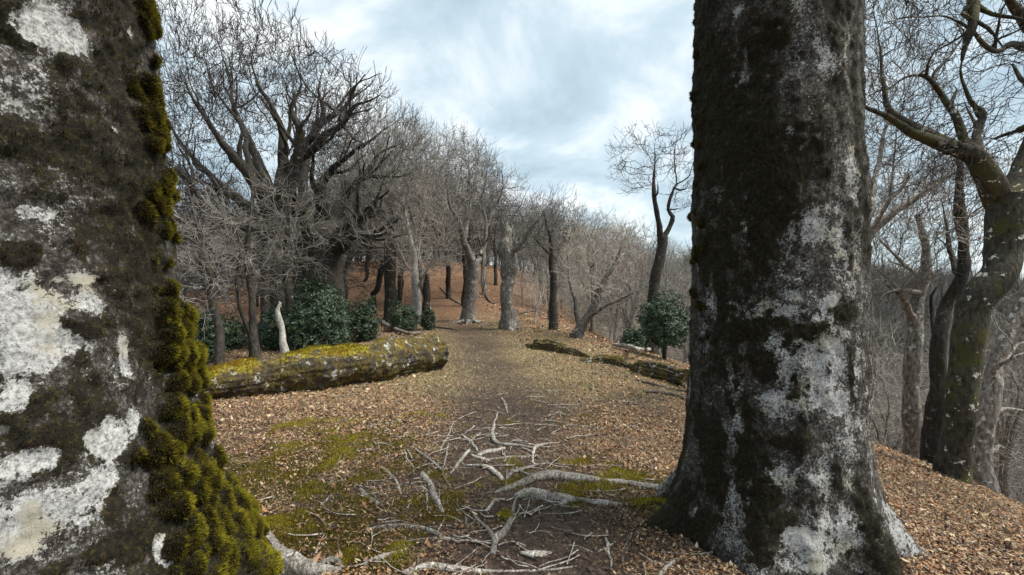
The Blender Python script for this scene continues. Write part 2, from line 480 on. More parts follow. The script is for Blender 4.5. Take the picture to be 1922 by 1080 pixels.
class BigTrunk:
    def __init__(s, name, label, cx, cy, prof, lobes, ztop, nt, nz, seed, lean=(0, 0)):
        s.cx, s.cy, s.prof, s.lobes, s.seed, s.lean = cx, cy, np.array(prof), lobes, seed, lean
        s.z0 = gz(cx, cy) - 0.35; s.ztop = ztop; s.nt, s.nz = nt, nz
        s.root = thing(name, label, 'tree', (cx, cy, gz(cx, cy))); s.thick = 1.0; s.thin = 0.15
        s.blobs = {'lichen': [], 'moss': []}; s.bumps = []
    def radius(s, th, z):
        r = np.interp(z, s.prof[:, 0], s.prof[:, 1])
        for (a, amp, wd, zz) in s.lobes:                       # buttress roots swelling toward the ground
            dd = np.angle(np.exp(1j * (th - a)))
            r = r + amp * np.exp(-(dd / wd) ** 2) * np.exp(-np.maximum(z, -0.1) / zz)
        return r
    def at(s, th, z, extra=0.0):
        r = s.radius(th, z) + extra
        return np.stack([s.cx + s.lean[0] * z + r * np.cos(th), s.cy + s.lean[1] * z + r * np.sin(th), z], -1)
    def hit(s, px, py):
        """surface (theta, z) seen at a photo point"""
        d = np.array([(px - CX) / FPX, 1.0, -(py - CY) / FPX]); t = np.arange(0.6, 6, 0.004)
        p = np.array([0, 0, EZ]) + d[None] * t[:, None]
        dx = p[:, 0] - s.cx - s.lean[0] * p[:, 2]; dy = p[:, 1] - s.cy - s.lean[1] * p[:, 2]
        th = np.arctan2(dy, dx); q = np.hypot(dx, dy) - s.radius(th, p[:, 2])
        i = int(np.argmax(q <= 0)) if (q <= 0).any() else int(q.argmin())
        return float(th[i]), float(p[i, 2]), float(t[i])
    def blob(s, kind, px, py, w, h, v=1.0):
        th, z, t = s.hit(px, py)
        s.blobs[kind].append((th, z, w / FPX * t, h / FPX * t, v))
    def mask(s, kind, th, z, base):
        r = np.interp(z, s.prof[:, 0], s.prof[:, 1])
        p = np.stack([np.cos(th) * r * 3, np.sin(th) * r * 3, z * 2.2], 1)
        wob = 0.75 * fbm(p * 2.0, 3, s.seed + 70) + 0.5 * fbm(p * 7.5, 3, s.seed + 71)
        v = base
        for (a, bz, w, h, amp) in s.blobs[kind]:
            dth = np.angle(np.exp(1j * (th - a))) * r
            q = np.sqrt((dth / w) ** 2 + ((z - bz) / h) ** 2) + wob
            k = 1 - smooth(0.35, 1.55, q)
            v = v + (amp - v) * k if amp <= 0 else np.maximum(v, amp * k)
        return v
    def build(s, mbase, lbase, cushions=()):
        fr = math.atan2(-s.cy, -s.cx); k_ = np.linspace(-1, 1, s.nt, endpoint=False); th = fr + math.pi * (0.55 * k_ + 0.45 * k_ ** 3); z = np.concatenate([np.linspace(s.z0, s.ztop, s.nz - 30), np.linspace(s.ztop, 6.5, 31)[1:]])
        TH, ZZ = np.meshgrid(th, z); TH = TH.ravel(); ZZ = ZZ.ravel()
        m = s.mask('moss', TH, ZZ, mbase(TH, ZZ)); l = s.mask('lichen', TH, ZZ, lbase(TH, ZZ))
        m = m * (1 - 0.9 * smooth(0.55, 0.9, l)) if True else m
        Pn = s.at(TH, ZZ)
        e = 0.035 * fbm(Pn * 3.0, 4, s.seed + 1) + 0.012 * fbm(Pn * 14, 3, s.seed + 2) + 0.006 * fbm(Pn * 40, 2, s.seed + 3)
        mm = smooth(0.42, 0.66, m + 0.5 * fbm(Pn * 22, 4, s.seed + 4))
        e = e + mm * s.thick * (0.010 + 0.014 * np.abs(fbm(Pn * 26, 3, s.seed + 5)) + 0.010 * fbm(Pn * 60, 2, s.seed + 6))
        s.lump = np.zeros_like(e)
        for (a, bz, rad, hgt) in s.bumps:
            r = np.interp(bz, s.prof[:, 0], s.prof[:, 1])
            q = ((np.angle(np.exp(1j * (TH - a))) * r) ** 2 + (ZZ - bz) ** 2) / rad ** 2
            bmp = hgt * np.sqrt(np.clip(1 - q, 0, 1))
            s.lump = np.maximum(s.lump, bmp)
        m = np.maximum(m, smooth(0.0, 0.012, s.lump))
        l = np.where(s.lump > 0.004, 0, l)
        V = s.at(TH, ZZ, e + s.lump)
        s.V, s.m, s.l = V, m, l
        a = np.arange(s.nt); b2 = (a + 1) % s.nt
        k = np.arange(s.nz - 1)[:, None] * s.nt
        Q = np.stack([k + a, k + b2, k + s.nt + b2, k + s.nt + a], 2).reshape(-1, 4)
        loc = np.array(s.root.location)
        s.trunk = obj('trunk', mesh_np('trunk', V - loc, quads=Q, attrs={'moss': m, 'lichen': l}), M_TRUNK, s.root)
        # outward normals
        G = V.reshape(s.nz, s.nt, 3)
        dt = np.roll(G, -1, 1) - np.roll(G, 1, 1); dz = np.gradient(G, axis=0)
        s.N = unit(np.cross(dt, dz)).reshape(-1, 3)
        return s
    def fuzz(s, n, length, bright):
        """moss fibres on the mossy skin that faces the photographed side"""
        view = unit(np.array([[0, 0, EZ]]) - s.V)
        fc = (s.N * view).sum(1)
        w = smooth(0.42, 0.66, s.m + 0.5 * fbm(s.V * 22, 4, s.seed + 4)) * (s.thin + 1.2 * smooth(0, 0.02, s.lump)) * (fc > -0.45) * (s.V[:, 2] > -0.1) * (s.V[:, 2] < 3.6)
        w = w / w.sum()
        ids = RNG.choice(len(w), n, p=w)
        jit = RNG.normal(0, 0.006, (n, 3))
        p = s.V[ids] + jit; nn = s.N[ids]; p = p - nn * (jit * nn).sum(1, keepdims=True)
        lump = np.clip(s.lump[ids] / 0.05, 0, 1)
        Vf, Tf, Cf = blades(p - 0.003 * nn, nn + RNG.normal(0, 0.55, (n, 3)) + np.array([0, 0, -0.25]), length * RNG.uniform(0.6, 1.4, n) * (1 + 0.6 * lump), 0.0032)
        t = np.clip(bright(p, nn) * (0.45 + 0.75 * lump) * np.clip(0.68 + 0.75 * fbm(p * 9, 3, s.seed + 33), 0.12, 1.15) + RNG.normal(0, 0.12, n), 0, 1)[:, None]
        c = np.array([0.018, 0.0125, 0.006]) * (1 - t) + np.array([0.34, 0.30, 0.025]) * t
        c = c * RNG.uniform(0.6, 1.35, (n, 1))
        loc = np.array(s.root.location)
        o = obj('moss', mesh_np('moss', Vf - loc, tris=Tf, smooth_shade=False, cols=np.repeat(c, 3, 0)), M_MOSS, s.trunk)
        o['kind'] = 'stuff'

def blades(p, d, L, w):
    n = len(p); d = unit(d); side = unit(np.cross(d, RNG.normal(0, 1, (n, 3))))
    L = np.broadcast_to(L, (n,))[:, None]; w = np.broadcast_to(w, (n,))[:, None]
    V = np.stack([p - side * w * 0.5, p + side * w * 0.5, p + d * L], 1).reshape(-1, 3)
    return V, np.arange(3 * n).reshape(-1, 3), None

PI = math.pi
# left beech
LB = BigTrunk('beech_tree', 'huge mossy beech trunk filling the left edge, white lichen and yellow-green moss', -1.87, 1.66,
              [(-0.5, 0.98), (0.0, 0.90), (0.3, 0.84), (0.6, 0.745), (0.83, 0.70), (1.03, 0.66), (1.26, 0.615), (1.5, 0.59), (1.8, 0.56), (2.7, 0.50), (4.2, 0.47), (6.5, 0.42)],
              [(-0.15, 0.30, 0.38, 0.30), (-0.95, 0.16, 0.30, 0.35), (0.7, 0.25, 0.4, 0.35), (-1.7, 0.2, 0.4, 0.4), (2.4, 0.25, 0.5, 0.4)], 3.6, 330, 320, 100)
for (px, py, w, h) in [(95, 60, 75, 50), (30, 150, 28, 16), (30, 190, 30, 10), (185, 170, 22, 18), (80, 400, 40, 14), (70, 570, 90, 28), (60, 650, 95, 60),
                       (170, 570, 50, 30), (30, 740, 45, 40), (200, 830, 60, 55), (120, 960, 120, 60), (30, 1000, 70, 60), (230, 660, 16, 60), (180, 900, 70, 40),
                       (310, 1030, 26, 40), (60, 860, 50, 30), (210, 245, 18, 12), (250, 790, 16, 40), (300, 870, 40, 14), (150, 520, 60, 14), (235, 60, 14, 18)]:
    LB.blob('lichen', px, py, w, h, 0.82)
for (px, py, w, h) in [(140, 620, 75, 30), (60, 760, 60, 40), (100, 830, 60, 60), (190, 860, 14, 14), (180, 950, 40, 20), (60, 250, 100, 60), (120, 30, 20, 10), (30, 40, 50, 60),
                       (240, 120, 60, 90), (170, 140, 70, 30), (250, 300, 45, 160), (270, 480, 45, 120), (300, 640, 40, 100), (330, 780, 45, 90), (380, 930, 70, 110), (300, 980, 60, 90),
                       (440, 1040, 70, 80), (130, 1060, 90, 30), (330, 1080, 150, 60), (40, 480, 40, 30), (190, 300, 40, 70)]:
    LB.blob('moss', px, py, w, h, 0.78)
rb = random.Random(4)
for i in range(440):                                        # cushions thickest on the side toward the path
    py = rb.uniform(-30, 1090) if i < 330 else rb.uniform(760, 1095)
    edge = np.interp(py, [0, 250, 400, 540, 650, 750, 850, 900, 960, 1080], [280, 295, 318, 333, 350, 380, 402, 430, 468, 512])
    spread = np.interp(py, [0, 300, 600, 800, 1080], [22, 50, 60, 110, 230])
    px = edge - abs(rb.gauss(0, 1)) * spread * 0.55 - 3
    if px < edge - spread * 1.2: continue
    th, z, t = LB.hit(px, py)
    if py < 640 and math.sin(py * 0.033 + 1.1) + 0.6 * math.sin(py * 0.081) < rb.uniform(-1.1, 0.25): continue
    r = (4 + 22 * rb.random() ** 1.6) / FPX * t * (1.15 if py > 560 else 0.9)
    LB.bumps.append((th + rb.uniform(-0.02, 0.06), z, r, r * rb.uniform(0.55, 0.9)))
def lb_moss(th, z):
    side = np.exp(-(np.angle(np.exp(1j * (th + 0.05))) / 0.42) ** 2)
    p = np.stack([np.cos(th), np.sin(th), z], 1)
    return 0.15 + 0.42 * side + 0.6 * fbm(p * 3.5, 4, 7) + 0.15 * smooth(2.0, 3.0, z)
def lb_lich(th, z):
    p = np.stack([np.cos(th), np.sin(th), z], 1)
    return 0.27 + 0.5 * fbm(p * 4, 4, 8)
LB.thick = 0.8; LB.thin = 0.08
LB.build(lb_moss, lb_lich)
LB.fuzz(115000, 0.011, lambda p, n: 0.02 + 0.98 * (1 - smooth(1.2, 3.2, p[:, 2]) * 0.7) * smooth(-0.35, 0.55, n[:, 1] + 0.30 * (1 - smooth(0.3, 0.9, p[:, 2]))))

# right beech
RB = BigTrunk('beech_tree', 'huge straight beech trunk right of the path, dark moss over grey lichened bark', 1.62, 2.99,
              [(-0.6, 0.66), (0.0, 0.565), (0.2, 0.535), (0.45, 0.51), (0.8, 0.49), (1.2, 0.482), (1.6, 0.478), (2.2, 0.465), (3.3, 0.45), (4.8, 0.43), (6.5, 0.41)],
              [(PI * 0.98, 0.24, 0.20, 0.15), (-PI * 0.68, 0.17, 0.20, 0.25), (-0.25, 0.22, 0.22, 0.24), (-1.05, 0.15, 0.18, 0.28), (1.4, 0.3, 0.4, 0.3), (2.3, 0.25, 0.3, 0.25), (-1.75, 0.08, 0.14, 0.3)], 4.0, 320, 320, 200)
for (px, py, w, h) in [(1385, 150, 26, 30), (1342, 375, 18, 32), (1400, 410, 14, 36), (1335, 570, 32, 45), (1440, 580, 80, 22), (1560, 560, 26, 20), (1490, 555, 24, 20), (1530, 690, 90, 60),
                       (1575, 760, 30, 26), (1470, 760, 50, 26), (1375, 720, 18, 46), (1385, 790, 18, 50), (1430, 750, 26, 14), (1500, 1010, 50, 24), (1470, 900, 30, 30), (1540, 900, 50, 40),
                       (1590, 990, 60, 50), (1560, 620, 60, 40), (1455, 640, 26, 40), (1400, 100, 8, 36), (1600, 330, 20, 60), (1570, 120, 40, 60), (1530, 430, 60, 40), (1470, 250, 20, 10),
                       (1305, 960, 10, 24), (1240, 940, 20, 16), (1690, 1010, 20, 50), (1400, 930, 14, 60), (1390, 20, 12, 14), (1430, 1050, 40, 30), (1520, 1060, 60, 20)]:
    RB.blob('lichen', px, py, w * 1.15, h * 1.15, 0.64)
RB.blob('lichen', 1575, 758, 28, 24, 1.1); RB.blob('lichen', 1560, 562, 24, 14, 1.0); RB.blob('lichen', 1500, 1005, 40, 14, 1.0)
for (px, py, w, h) in [(1350, 250, 70, 200), (1450, 350, 60, 120), (1440, 80, 60, 90), (1330, 480, 60, 60), (1400, 630, 60, 28), (1500, 620, 90, 22), (1590, 590, 40, 40), (1340, 680, 22, 90), (1420, 690, 40, 50),
                       (1330, 850, 50, 120), (1300, 1000, 80, 90), (1400, 860, 26, 70), (1480, 830, 60, 24), (1440, 960, 50, 70), (1620, 950, 34, 80), (1680, 1060, 70, 50), (1570, 900, 20, 50), (1230, 1000, 50, 50), (1600, 700, 10, 80), (1610, 200, 18, 200)]:
    RB.blob('moss', px, py, w, h, 0.72)
for i in range(40):
    py = rb.uniform(-30, 640); px = 1306 + abs(rb.gauss(0, 16)) - 6
    th, z, t = RB.hit(px, py); r = rb.uniform(4, 11) / FPX * t
    RB.bumps.append((th, z, r, r * 0.7))
def rb_moss(th, z):
    side = np.exp(-(np.angle(np.exp(1j * (th - PI))) / 0.8) ** 2)
    p = np.stack([np.cos(th) * 1.2, np.sin(th) * 1.2, z * 0.7], 1)
    return 0.31 + 0.25 * side + 0.6 * fbm(p * 3.2, 4, 17) + 0.14 * smooth(1.6, 2.4, z)
def rb_lich(th, z):
    p = np.stack([np.cos(th) * 1.2, np.sin(th) * 1.2, z * 0.6], 1)
    return 0.30 + 0.45 * fbm(p * 4, 4, 18) - 0.12 * smooth(1.8, 2.6, z)
RB.thick = 0.5
RB.build(rb_moss, rb_lich)
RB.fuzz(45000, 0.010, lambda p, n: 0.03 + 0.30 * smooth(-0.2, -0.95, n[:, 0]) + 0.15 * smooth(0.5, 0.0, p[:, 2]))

# ------------------------------------------------------------------ bare trees: skeleton + space colonisation + twigs
def colonise(pos0, par0, att, step, di, dk, iters, bias, jitter, rng, nmax=9000):
    n = len(pos0)
    pos = np.zeros((nmax, 3)); pos[:n] = pos0; par = np.full(nmax, -1); par[:n] = par0
    kids = np.zeros(nmax, int)
    A = att.copy(); nd = np.full(len(A), 1e9); ni = np.zeros(len(A), int)
    def upd(lo, hi):
        for a in range(lo, hi, 400):
            b_ = min(hi, a + 400)
            D = ((A[:, None, :] - pos[None, a:b_, :]) ** 2).sum(2)
            j = D.argmin(1); dm = D[np.arange(len(A)), j]
            mk = dm < nd; nd[mk] = dm[mk]; ni[mk] = j[mk] + a
    upd(0, n)
    for it in range(iters):
        act = nd < di * di
        if not act.any() or n >= nmax - 500: break
        acc = np.zeros((n, 3)); np.add.at(acc, ni[act], unit(A[act] - pos[ni[act]]))
        g = np.where(np.abs(acc).sum(1) > 0)[0]; g = g[kids[g] < 4]
        if len(g) == 0: break
        dr = unit(unit(acc[g]) + bias + rng.normal(0, jitter, (len(g), 3)))
        m_ = min(len(g), nmax - n)
        pos[n:n + m_] = pos[g[:m_]] + dr[:m_] * step; par[n:n + m_] = g[:m_]; kids[g[:m_]] += 1
        upd(n, n + m_); n += m_
        keep = nd > dk * dk
        A = A[keep]; nd = nd[keep]; ni = ni[keep]
        if len(A) == 0: break
    return pos[:n], par[:n]

def pipe_radii(par, n0, rad0, tip, expo):
    N = len(par); acc = np.zeros(N); rad = np.zeros(N)
    for i in range(N - 1, -1, -1):
        r = tip if acc[i] == 0 else acc[i] ** (1 / expo)
        if i < n0 and rad0[i] > 0: r = rad0[i]
        rad[i] = r
        if par[i] >= n0 or (par[i] >= 0 and i >= n0): acc[par[i]] += r ** expo
    for i in range(N):
        if par[i] >= 0 and i >= n0: rad[i] = min(rad[i], rad[par[i]] * 0.85 if par[i] < n0 else rad[par[i]])
    return rad

def add_twigs(pos, par, rad, n0, rng, rmax, per, length, up, out_c, r0=0.005, segs=3, spread=0.75, side=0.8):
    ids = np.where((rad < rmax) & (np.arange(len(pos)) >= n0))[0]
    if len(ids) == 0: return pos, par, rad
    ids = np.repeat(ids, rng.poisson(per, len(ids)))
    n = len(ids)
    d0 = unit(pos[ids] - pos[par[ids]])
    outw = unit(pos[ids] - out_c)
    d = unit(d0 * 0.8 + outw * 0.45 + rng.normal(0, spread, (n, 3)) + np.array(up))
    cur = pos[ids] ; pi = ids; L = length * rng.uniform(0.45, 1.3, n)
    P_, R_, K_ = [pos], [rad], [par]; base = len(pos); stems = []
    for s_ in range(segs):
        d = unit(d + rng.normal(0, 0.22, (n, 3)) + np.array(up) * 0.5)
        cur = cur + d * (L / segs)[:, None]
        P_.append(cur); R_.append(np.full(n, r0 * (1 - 0.22 * s_))); K_.append(pi)
        pi = base + np.arange(n); stems.append((cur, d.copy(), pi.copy())); base += n
    for (c_, dd_, ix) in stems[:-1] if side > 0 else []:
        m_ = rng.random(n) < side
        if not m_.any(): continue
        d1 = unit(dd_[m_] + rng.normal(0, 0.6, (m_.sum(), 3)) + np.array(up)); e1 = c_[m_] + d1 * (L[m_] * rng.uniform(0.3, 0.6, m_.sum()))[:, None]
        P_.append(e1); R_.append(np.full(m_.sum(), r0 * 0.7)); K_.append(ix[m_]); base += m_.sum()
    return np.concatenate(P_), np.concatenate(K_), np.concatenate(R_)

def limbs_to_nodes(limbs, step, rng, wig=0.03):
    """limbs: lists of (x,y,z,r); each later limb attaches to the nearest earlier node"""
    pos, par, rad = [], [], []
    for L in limbs:
        s_ = spline(L, step)
        if len(s_) > 3:
            sd_ = int(rng.integers(1000)); t_ = np.linspace(0, 1, len(s_))
            wob = np.stack([fbm(s_[:, :3] * 1.7 + 9 * q_, 2, sd_ + q_) for q_ in range(3)], 1)
            s_[:, :3] += (wob - wob[0]) * 3.0 * wig * np.minimum(1, t_ * 4)[:, None]
        if pos:
            A = np.array(pos); q = int(((A - s_[0, :3]) ** 2).sum(1).argmin()); s_ = s_[1:]; last = q
        else: last = -1
        for p in s_:
            pos.append(p[:3]); par.append(last); rad.append(p[3]); last = len(pos) - 1
    return np.array(pos), np.array(par), np.array(rad)

def in_poly(px, py, poly):
    poly = np.asarray(poly, float); c = np.zeros(len(px), bool); j = len(poly) - 1
    for i in range(len(poly)):
        xi, yi = poly[i]; xj, yj = poly[j]
        c ^= ((yi > py) != (yj > py)) & (px < (xj - xi) * (py - yi) / (yj - yi + 1e-9) + xi); j = i
    return c

def crown_points(poly, d, depth, n, rng):
    """points through a crown volume whose outline from the path is poly and which is depth deep"""
    poly = np.asarray(poly, float); lo, hi = poly.min(0), poly.max(0); c = (lo + hi) / 2; h = (hi - lo) / 2
    pts = np.zeros((0, 2))
    while len(pts) < n:
        q = rng.uniform(lo, hi, (n * 3, 2)); pts = np.vstack([pts, q[in_poly(q[:, 0], q[:, 1], poly)]])
    pts = pts[:n]
    rel = np.clip(1 - 0.8 * (((pts - c) / h) ** 2).sum(1) / 1.6, 0.15, 1)
    dd = d + rng.uniform(-1, 1, n) * depth * np.sqrt(rel)
    return np.stack([(pts[:, 0] - CX) / FPX * d * (0.6 + 0.4 * dd / d), dd, EZ - (pts[:, 1] - CY) / FPX * d * (0.6 + 0.4 * dd / d)], 1)

def px_limb(L, d):
    """(px, py, depth offset, half width in px) along a limb -> metres"""
    return [tuple(P(px, py, d + dd)) + (w / FPX * d,) for (px, py, dd, w) in L]

def shorten(l, f):
    a = np.array(l); L = np.r_[0, np.cumsum(np.linalg.norm(np.diff(a[:, :3], axis=0), axis=1))]
    q = np.append(L[L < L[-1] * f], L[-1] * f)
    return [tuple(np.interp(t, L, a[:, i]) for i in range(4)) for t in q]

def hero(name, label, cat, d, limbs, crowns, seed, mats, att_n, depth, step=0.22, dk=0.45, di=2.2, twig=(0.02, 2.2, 0.45), up=(0, 0, 0.35), jitter=0.3,
         tip=0.006, expo=2.2, roots=None, nmax=9000, r0=0.005, rough=0.25, bias=(0, 0, 0.08), spread=0.75, ls=0.85, cut=1.0, sub=2, sub_len=0.9):
    rng = np.random.default_rng(seed)
    L0 = [px_limb(l, d) for l in limbs]
    L0 = [L0[0]] + [[(a, b_, c_, r * ls) for (a, b_, c_, r) in l] for l in L0[1:]]
    x0, y0, _, r_ = L0[0][0]; zb = gz(x0, y0)
    L0[0] = [(x0, y0, zb - 0.25, r_ * 1.45), (x0, y0, zb + 0.12, r_ * 1.18)] + [p for p in L0[0][1:] if p[2] > zb + 0.3] if L0[0][0][2] <= zb + 0.6 else [(x0, y0, zb - 0.25, r_ * 1.3)] + L0[0]
    if crowns:
        L0 = [L0[0]] + [shorten(l, cut) for l in L0[1:]]
        L0 = [L0[0]] + [[(a, b_, c_, max(r * (1 - 0.72 * (i / max(1, len(l) - 1)) ** 1.3), 0.008)) for i, (a, b_, c_, r) in enumerate(l)] for l in L0[1:]]
        extra = []
        for l in L0[1:]:
            sp = spline(l, 0.1)
            if len(sp) < 6: continue
            for q_ in range(sub):
                i = int(rng.uniform(0.25, 0.92) * (len(sp) - 2)) + 1; tg = unit((sp[i + 1] - sp[i - 1])[:3][None])[0]
                dr = unit((tg * 0.9 + rng.normal(0, 0.62, 3) + np.array([0, 0, 0.25]))[None])[0]; ln = sub_len * rng.uniform(0.5, 1.25) * (1.15 - 0.85 * i / len(sp))
                d2 = unit((dr + rng.normal(0, 0.35, 3) + np.array(up) * 0.6)[None])[0]; d3 = unit((d2 + rng.normal(0, 0.35, 3) + np.array(up) * 0.6)[None])[0]
                p0 = sp[i, :3]; r_0 = sp[i, 3] * rng.uniform(0.45, 0.7); p1 = p0 + dr * ln * 0.34; p2 = p1 + d2 * ln * 0.34; p3_ = p2 + d3 * ln * 0.32
                extra.append([tuple(p0) + (r_0,), tuple(p1) + (r_0 * 0.75,), tuple(p2) + (r_0 * 0.5,), tuple(p3_) + (max(0.006, r_0 * 0.25),)])
        L0 = L0 + extra
    pos, par, rad = limbs_to_nodes(L0, step, rng)
    n0 = len(pos); base = np.array([x0, y0, zb])
    root = thing(name, label, cat, base)
    V, Q = tubes(pos, par, rad, rough, seed)
    obj('trunk', mesh_np('trunk', V - base, quads=Q), mats[0], root)
    if crowns:
        k = max(1, int(att_n / len(crowns)))
        att = np.concatenate([crown_points(c_[0], d + c_[1], depth * (c_[2] if len(c_) > 2 else 1), int(att_n * (c_[3] if len(c_) > 3 else 1.0 / len(crowns))), rng) for c_ in crowns])
        p2, k2 = colonise(pos, par, att, step, di, dk, 140, np.array(bias), jitter, rng, nmax)
        r2 = pipe_radii(k2, n0, rad, tip, expo)
        p3, k3, r3 = add_twigs(p2, k2, r2, n0, rng, twig[0], twig[1], twig[2], up, pos.mean(0), r0, spread=spread)
        # the crown mesh holds only what has grown out of the laid limbs
        keep = np.arange(len(p3)) >= n0
        par_used = np.unique(k3[keep]); par_used = par_used[par_used >= 0]
        ids = np.unique(np.concatenate([np.where(keep)[0], par_used])); remap = np.full(len(p3), -1); remap[ids] = np.arange(len(ids))
        kk = np.where(keep[ids], remap[k3[ids]], -1)
        rr_ = np.where(keep[ids], r3[ids], 0.004)
        V, Q = tubes(p3[ids], kk, rr_, rough * 0.6, seed + 1)
        obj('crown', mesh_np('crown', V - base, quads=Q), mats[1], root)
    if roots:
        for (a, L, w) in roots:
            n_ = 7; t = np.linspace(0, 1, n_)
            rx = x0 + np.cos(a) * (w + L * t); ry = y0 + np.sin(a) * (w + L * t) + 0.08 * np.sin(t * 5 + a)
            rz = ground(rx, ry) + 0.5 * w * (1 - t) ** 3 - 0.02 * t
            pr = np.stack([rx, ry, rz], 1); pr[0] = (x0 + math.cos(a) * w * 0.2, y0 + math.sin(a) * w * 0.2, zb + w * 0.25)
            V, Q = tubes(spline(np.c_[pr, w * 0.36 * (1 - t) ** 0.8 + 0.012], 0.12)[:, :3], np.arange(-1, len(spline(np.c_[pr, t], 0.12)) - 1), spline(np.c_[pr, w * 0.36 * (1 - t) ** 0.8 + 0.012], 0.12)[:, 3], 0.3, seed + 5)
            obj('root', mesh_np('root', V - base, quads=Q), mats[0], root)
    return root

# --- left: the two ancient spreading beeches
hero('beech_tree', 'ancient dark beech with many limbs fanning up into the tallest crown on the left', 'tree', 13.0,
     [[(522, 600, 0, 30), (520, 520, 0, 27), (517, 440, 0, 28), (520, 390, 0, 26)],
      [(517, 420, 0, 18), (480, 350, -0.6, 14), (440, 295, -1.0, 12), (400, 245, -1.2, 9), (365, 190, -1.5, 6), (340, 130, -1.6, 3.5)],
      [(518, 400, 0, 18), (495, 330, 0.4, 14), (470, 270, 0.6, 11), (440, 200, 0.9, 8), (430, 130, 1.1, 5), (410, 80, 1.2, 3)],
      [(520, 395, 0, 18), (530, 330, 0.3, 15), (533, 270, 0.4, 12), (520, 215, 0.3, 9), (480, 150, 0.0, 6), (475, 95, 0, 3)],
      [(522, 390, 0, 15), (555, 310, -0.5, 13), (560, 240, -0.7, 10), (545, 205, -0.8, 8), (565, 160, -0.8, 6), (550, 115, -0.9, 3)],
      [(535, 340, 0.3, 12), (560, 290, 0.8, 12), (605, 225, 0.6, 10), (600, 170, 0.4, 6), (610, 130, 0.3, 3)],
      [(595, 235, 0.6, 8), (625, 215, 0.3, 7), (655, 190, 0.1, 5), (672, 150, 0.0, 3), (668, 125, 0, 2)],
      [(560, 300, 0.6, 11), (600, 275, -0.4, 9), (640, 240, -0.9, 8), (665, 205, -1.2, 6), (700, 192, -1.4, 4), (725, 172, -1.5, 2.5)],
      [(515, 430, 0, 16), (455, 390, 0.8, 13), (400, 345, 1.4, 11), (350, 290, 1.6, 8), (310, 235, 1.6, 5), (292, 190, 1.5, 3)],
      [(516, 445, 0, 14), (450, 420, -1.2, 11), (395, 395, -1.8, 9), (340, 335, -2.2, 7), (305, 300, -2.4, 5), (270, 280, -2.4, 3)],
      [(480, 350, -0.6, 10), (465, 290, -0.4, 8), (455, 240, 0, 6), (400, 165, 0.2, 4), (380, 90, 0.2, 2.5)],
      [(395, 395, -1.8, 7), (360, 370, -1.5, 7), (362, 320, -1.4, 6), (330, 270, -1.2, 4)]],
     [([(262, 330), (275, 210), (295, 110), (330, 62), (385, 22), (450, 38), (520, 52), (580, 72), (600, 108), (655, 112), (668, 145), (640, 190), (600, 235), (520, 260), (420, 300), (330, 350)], 0),
      ([(660, 215), (690, 165), (738, 155), (735, 185), (705, 205)], -1.4, 0.3, 0.02), ([(560, 240), (640, 190), (700, 205), (660, 260), (600, 300)], 0, 0.6, 0.08), ([(262, 330), (330, 330), (420, 330), (400, 430), (320, 430)], -1, 1, 0.1)],
     21, (M_DARK, M_TWIG_DARK), 12000, 3.0, step=0.19, dk=0.21, di=1.6, twig=(0.014, 1.5, 0.38), up=(0, 0, 0.6), nmax=20000, tip=0.006, expo=1.72, ls=0.86, r0=0.006, jitter=0.13, sub=6, sub_len=1.9)

hero('beech_tree', 'massive short-boled beech splitting into heavy low limbs behind the largest evergreen shrub', 'tree', 15.0,
     [[(600, 600, 0, 46), (598, 520, 0, 44), (600, 470, 0, 46), (600, 440, 0, 44)],
      [(625, 460, 0, 17), (645, 430, -0.8, 13), (680, 408, -1.2, 10), (700, 385, -1.4, 7), (712, 355, -1.6, 4), (730, 325, -1.6, 3)],
      [(630, 470, -0.2, 18), (660, 440, -1.2, 14), (690, 447, -1.8, 9), (715, 442, -2.2, 5), (735, 425, -2.4, 3)],
      [(612, 445, 0, 20), (640, 385, 0.5, 14), (675, 330, 0.8, 10), (715, 290, 1.0, 7), (760, 265, 1, 3)],
      [(605, 440, 0, 20), (608, 385, -0.5, 15), (605, 345, -0.7, 12), (640, 300, -0.8, 9), (690, 262, -0.9, 6), (730, 235, -0.9, 3)],
      [(640, 385, 0.5, 9), (665, 345, 0.2, 8), (690, 332, 0, 7), (745, 333, -0.2, 4), (775, 325, -0.3, 2.5)],
      [(590, 440, 0, 22), (570, 385, 0.6, 16), (572, 320, 0.8, 12), (590, 270, 1.0, 8), (600, 235, 1.0, 4)],
      [(585, 450, 0, 18), (555, 400, -0.6, 13), (545, 350, -0.8, 10), (530, 300, -1, 6)]],
     [([(560, 330), (600, 250), (660, 215), (720, 208), (775, 215), (800, 260), (790, 340), (760, 390), (690, 420), (640, 380), (600, 360)], 0),
      ([(690, 470), (660, 440), (760, 400), (770, 440), (730, 470)], -2, 0.5, 0.1)],
     22, (M_DARK, M_TWIG), 5000, 3.2, step=0.2, dk=0.3, di=2.4, twig=(0.016, 1.3, 0.45), up=(0, 0, 0.5), nmax=12000, expo=1.75, ls=0.9, r0=0.006, jitter=0.13, sub=5, sub_len=1.8)

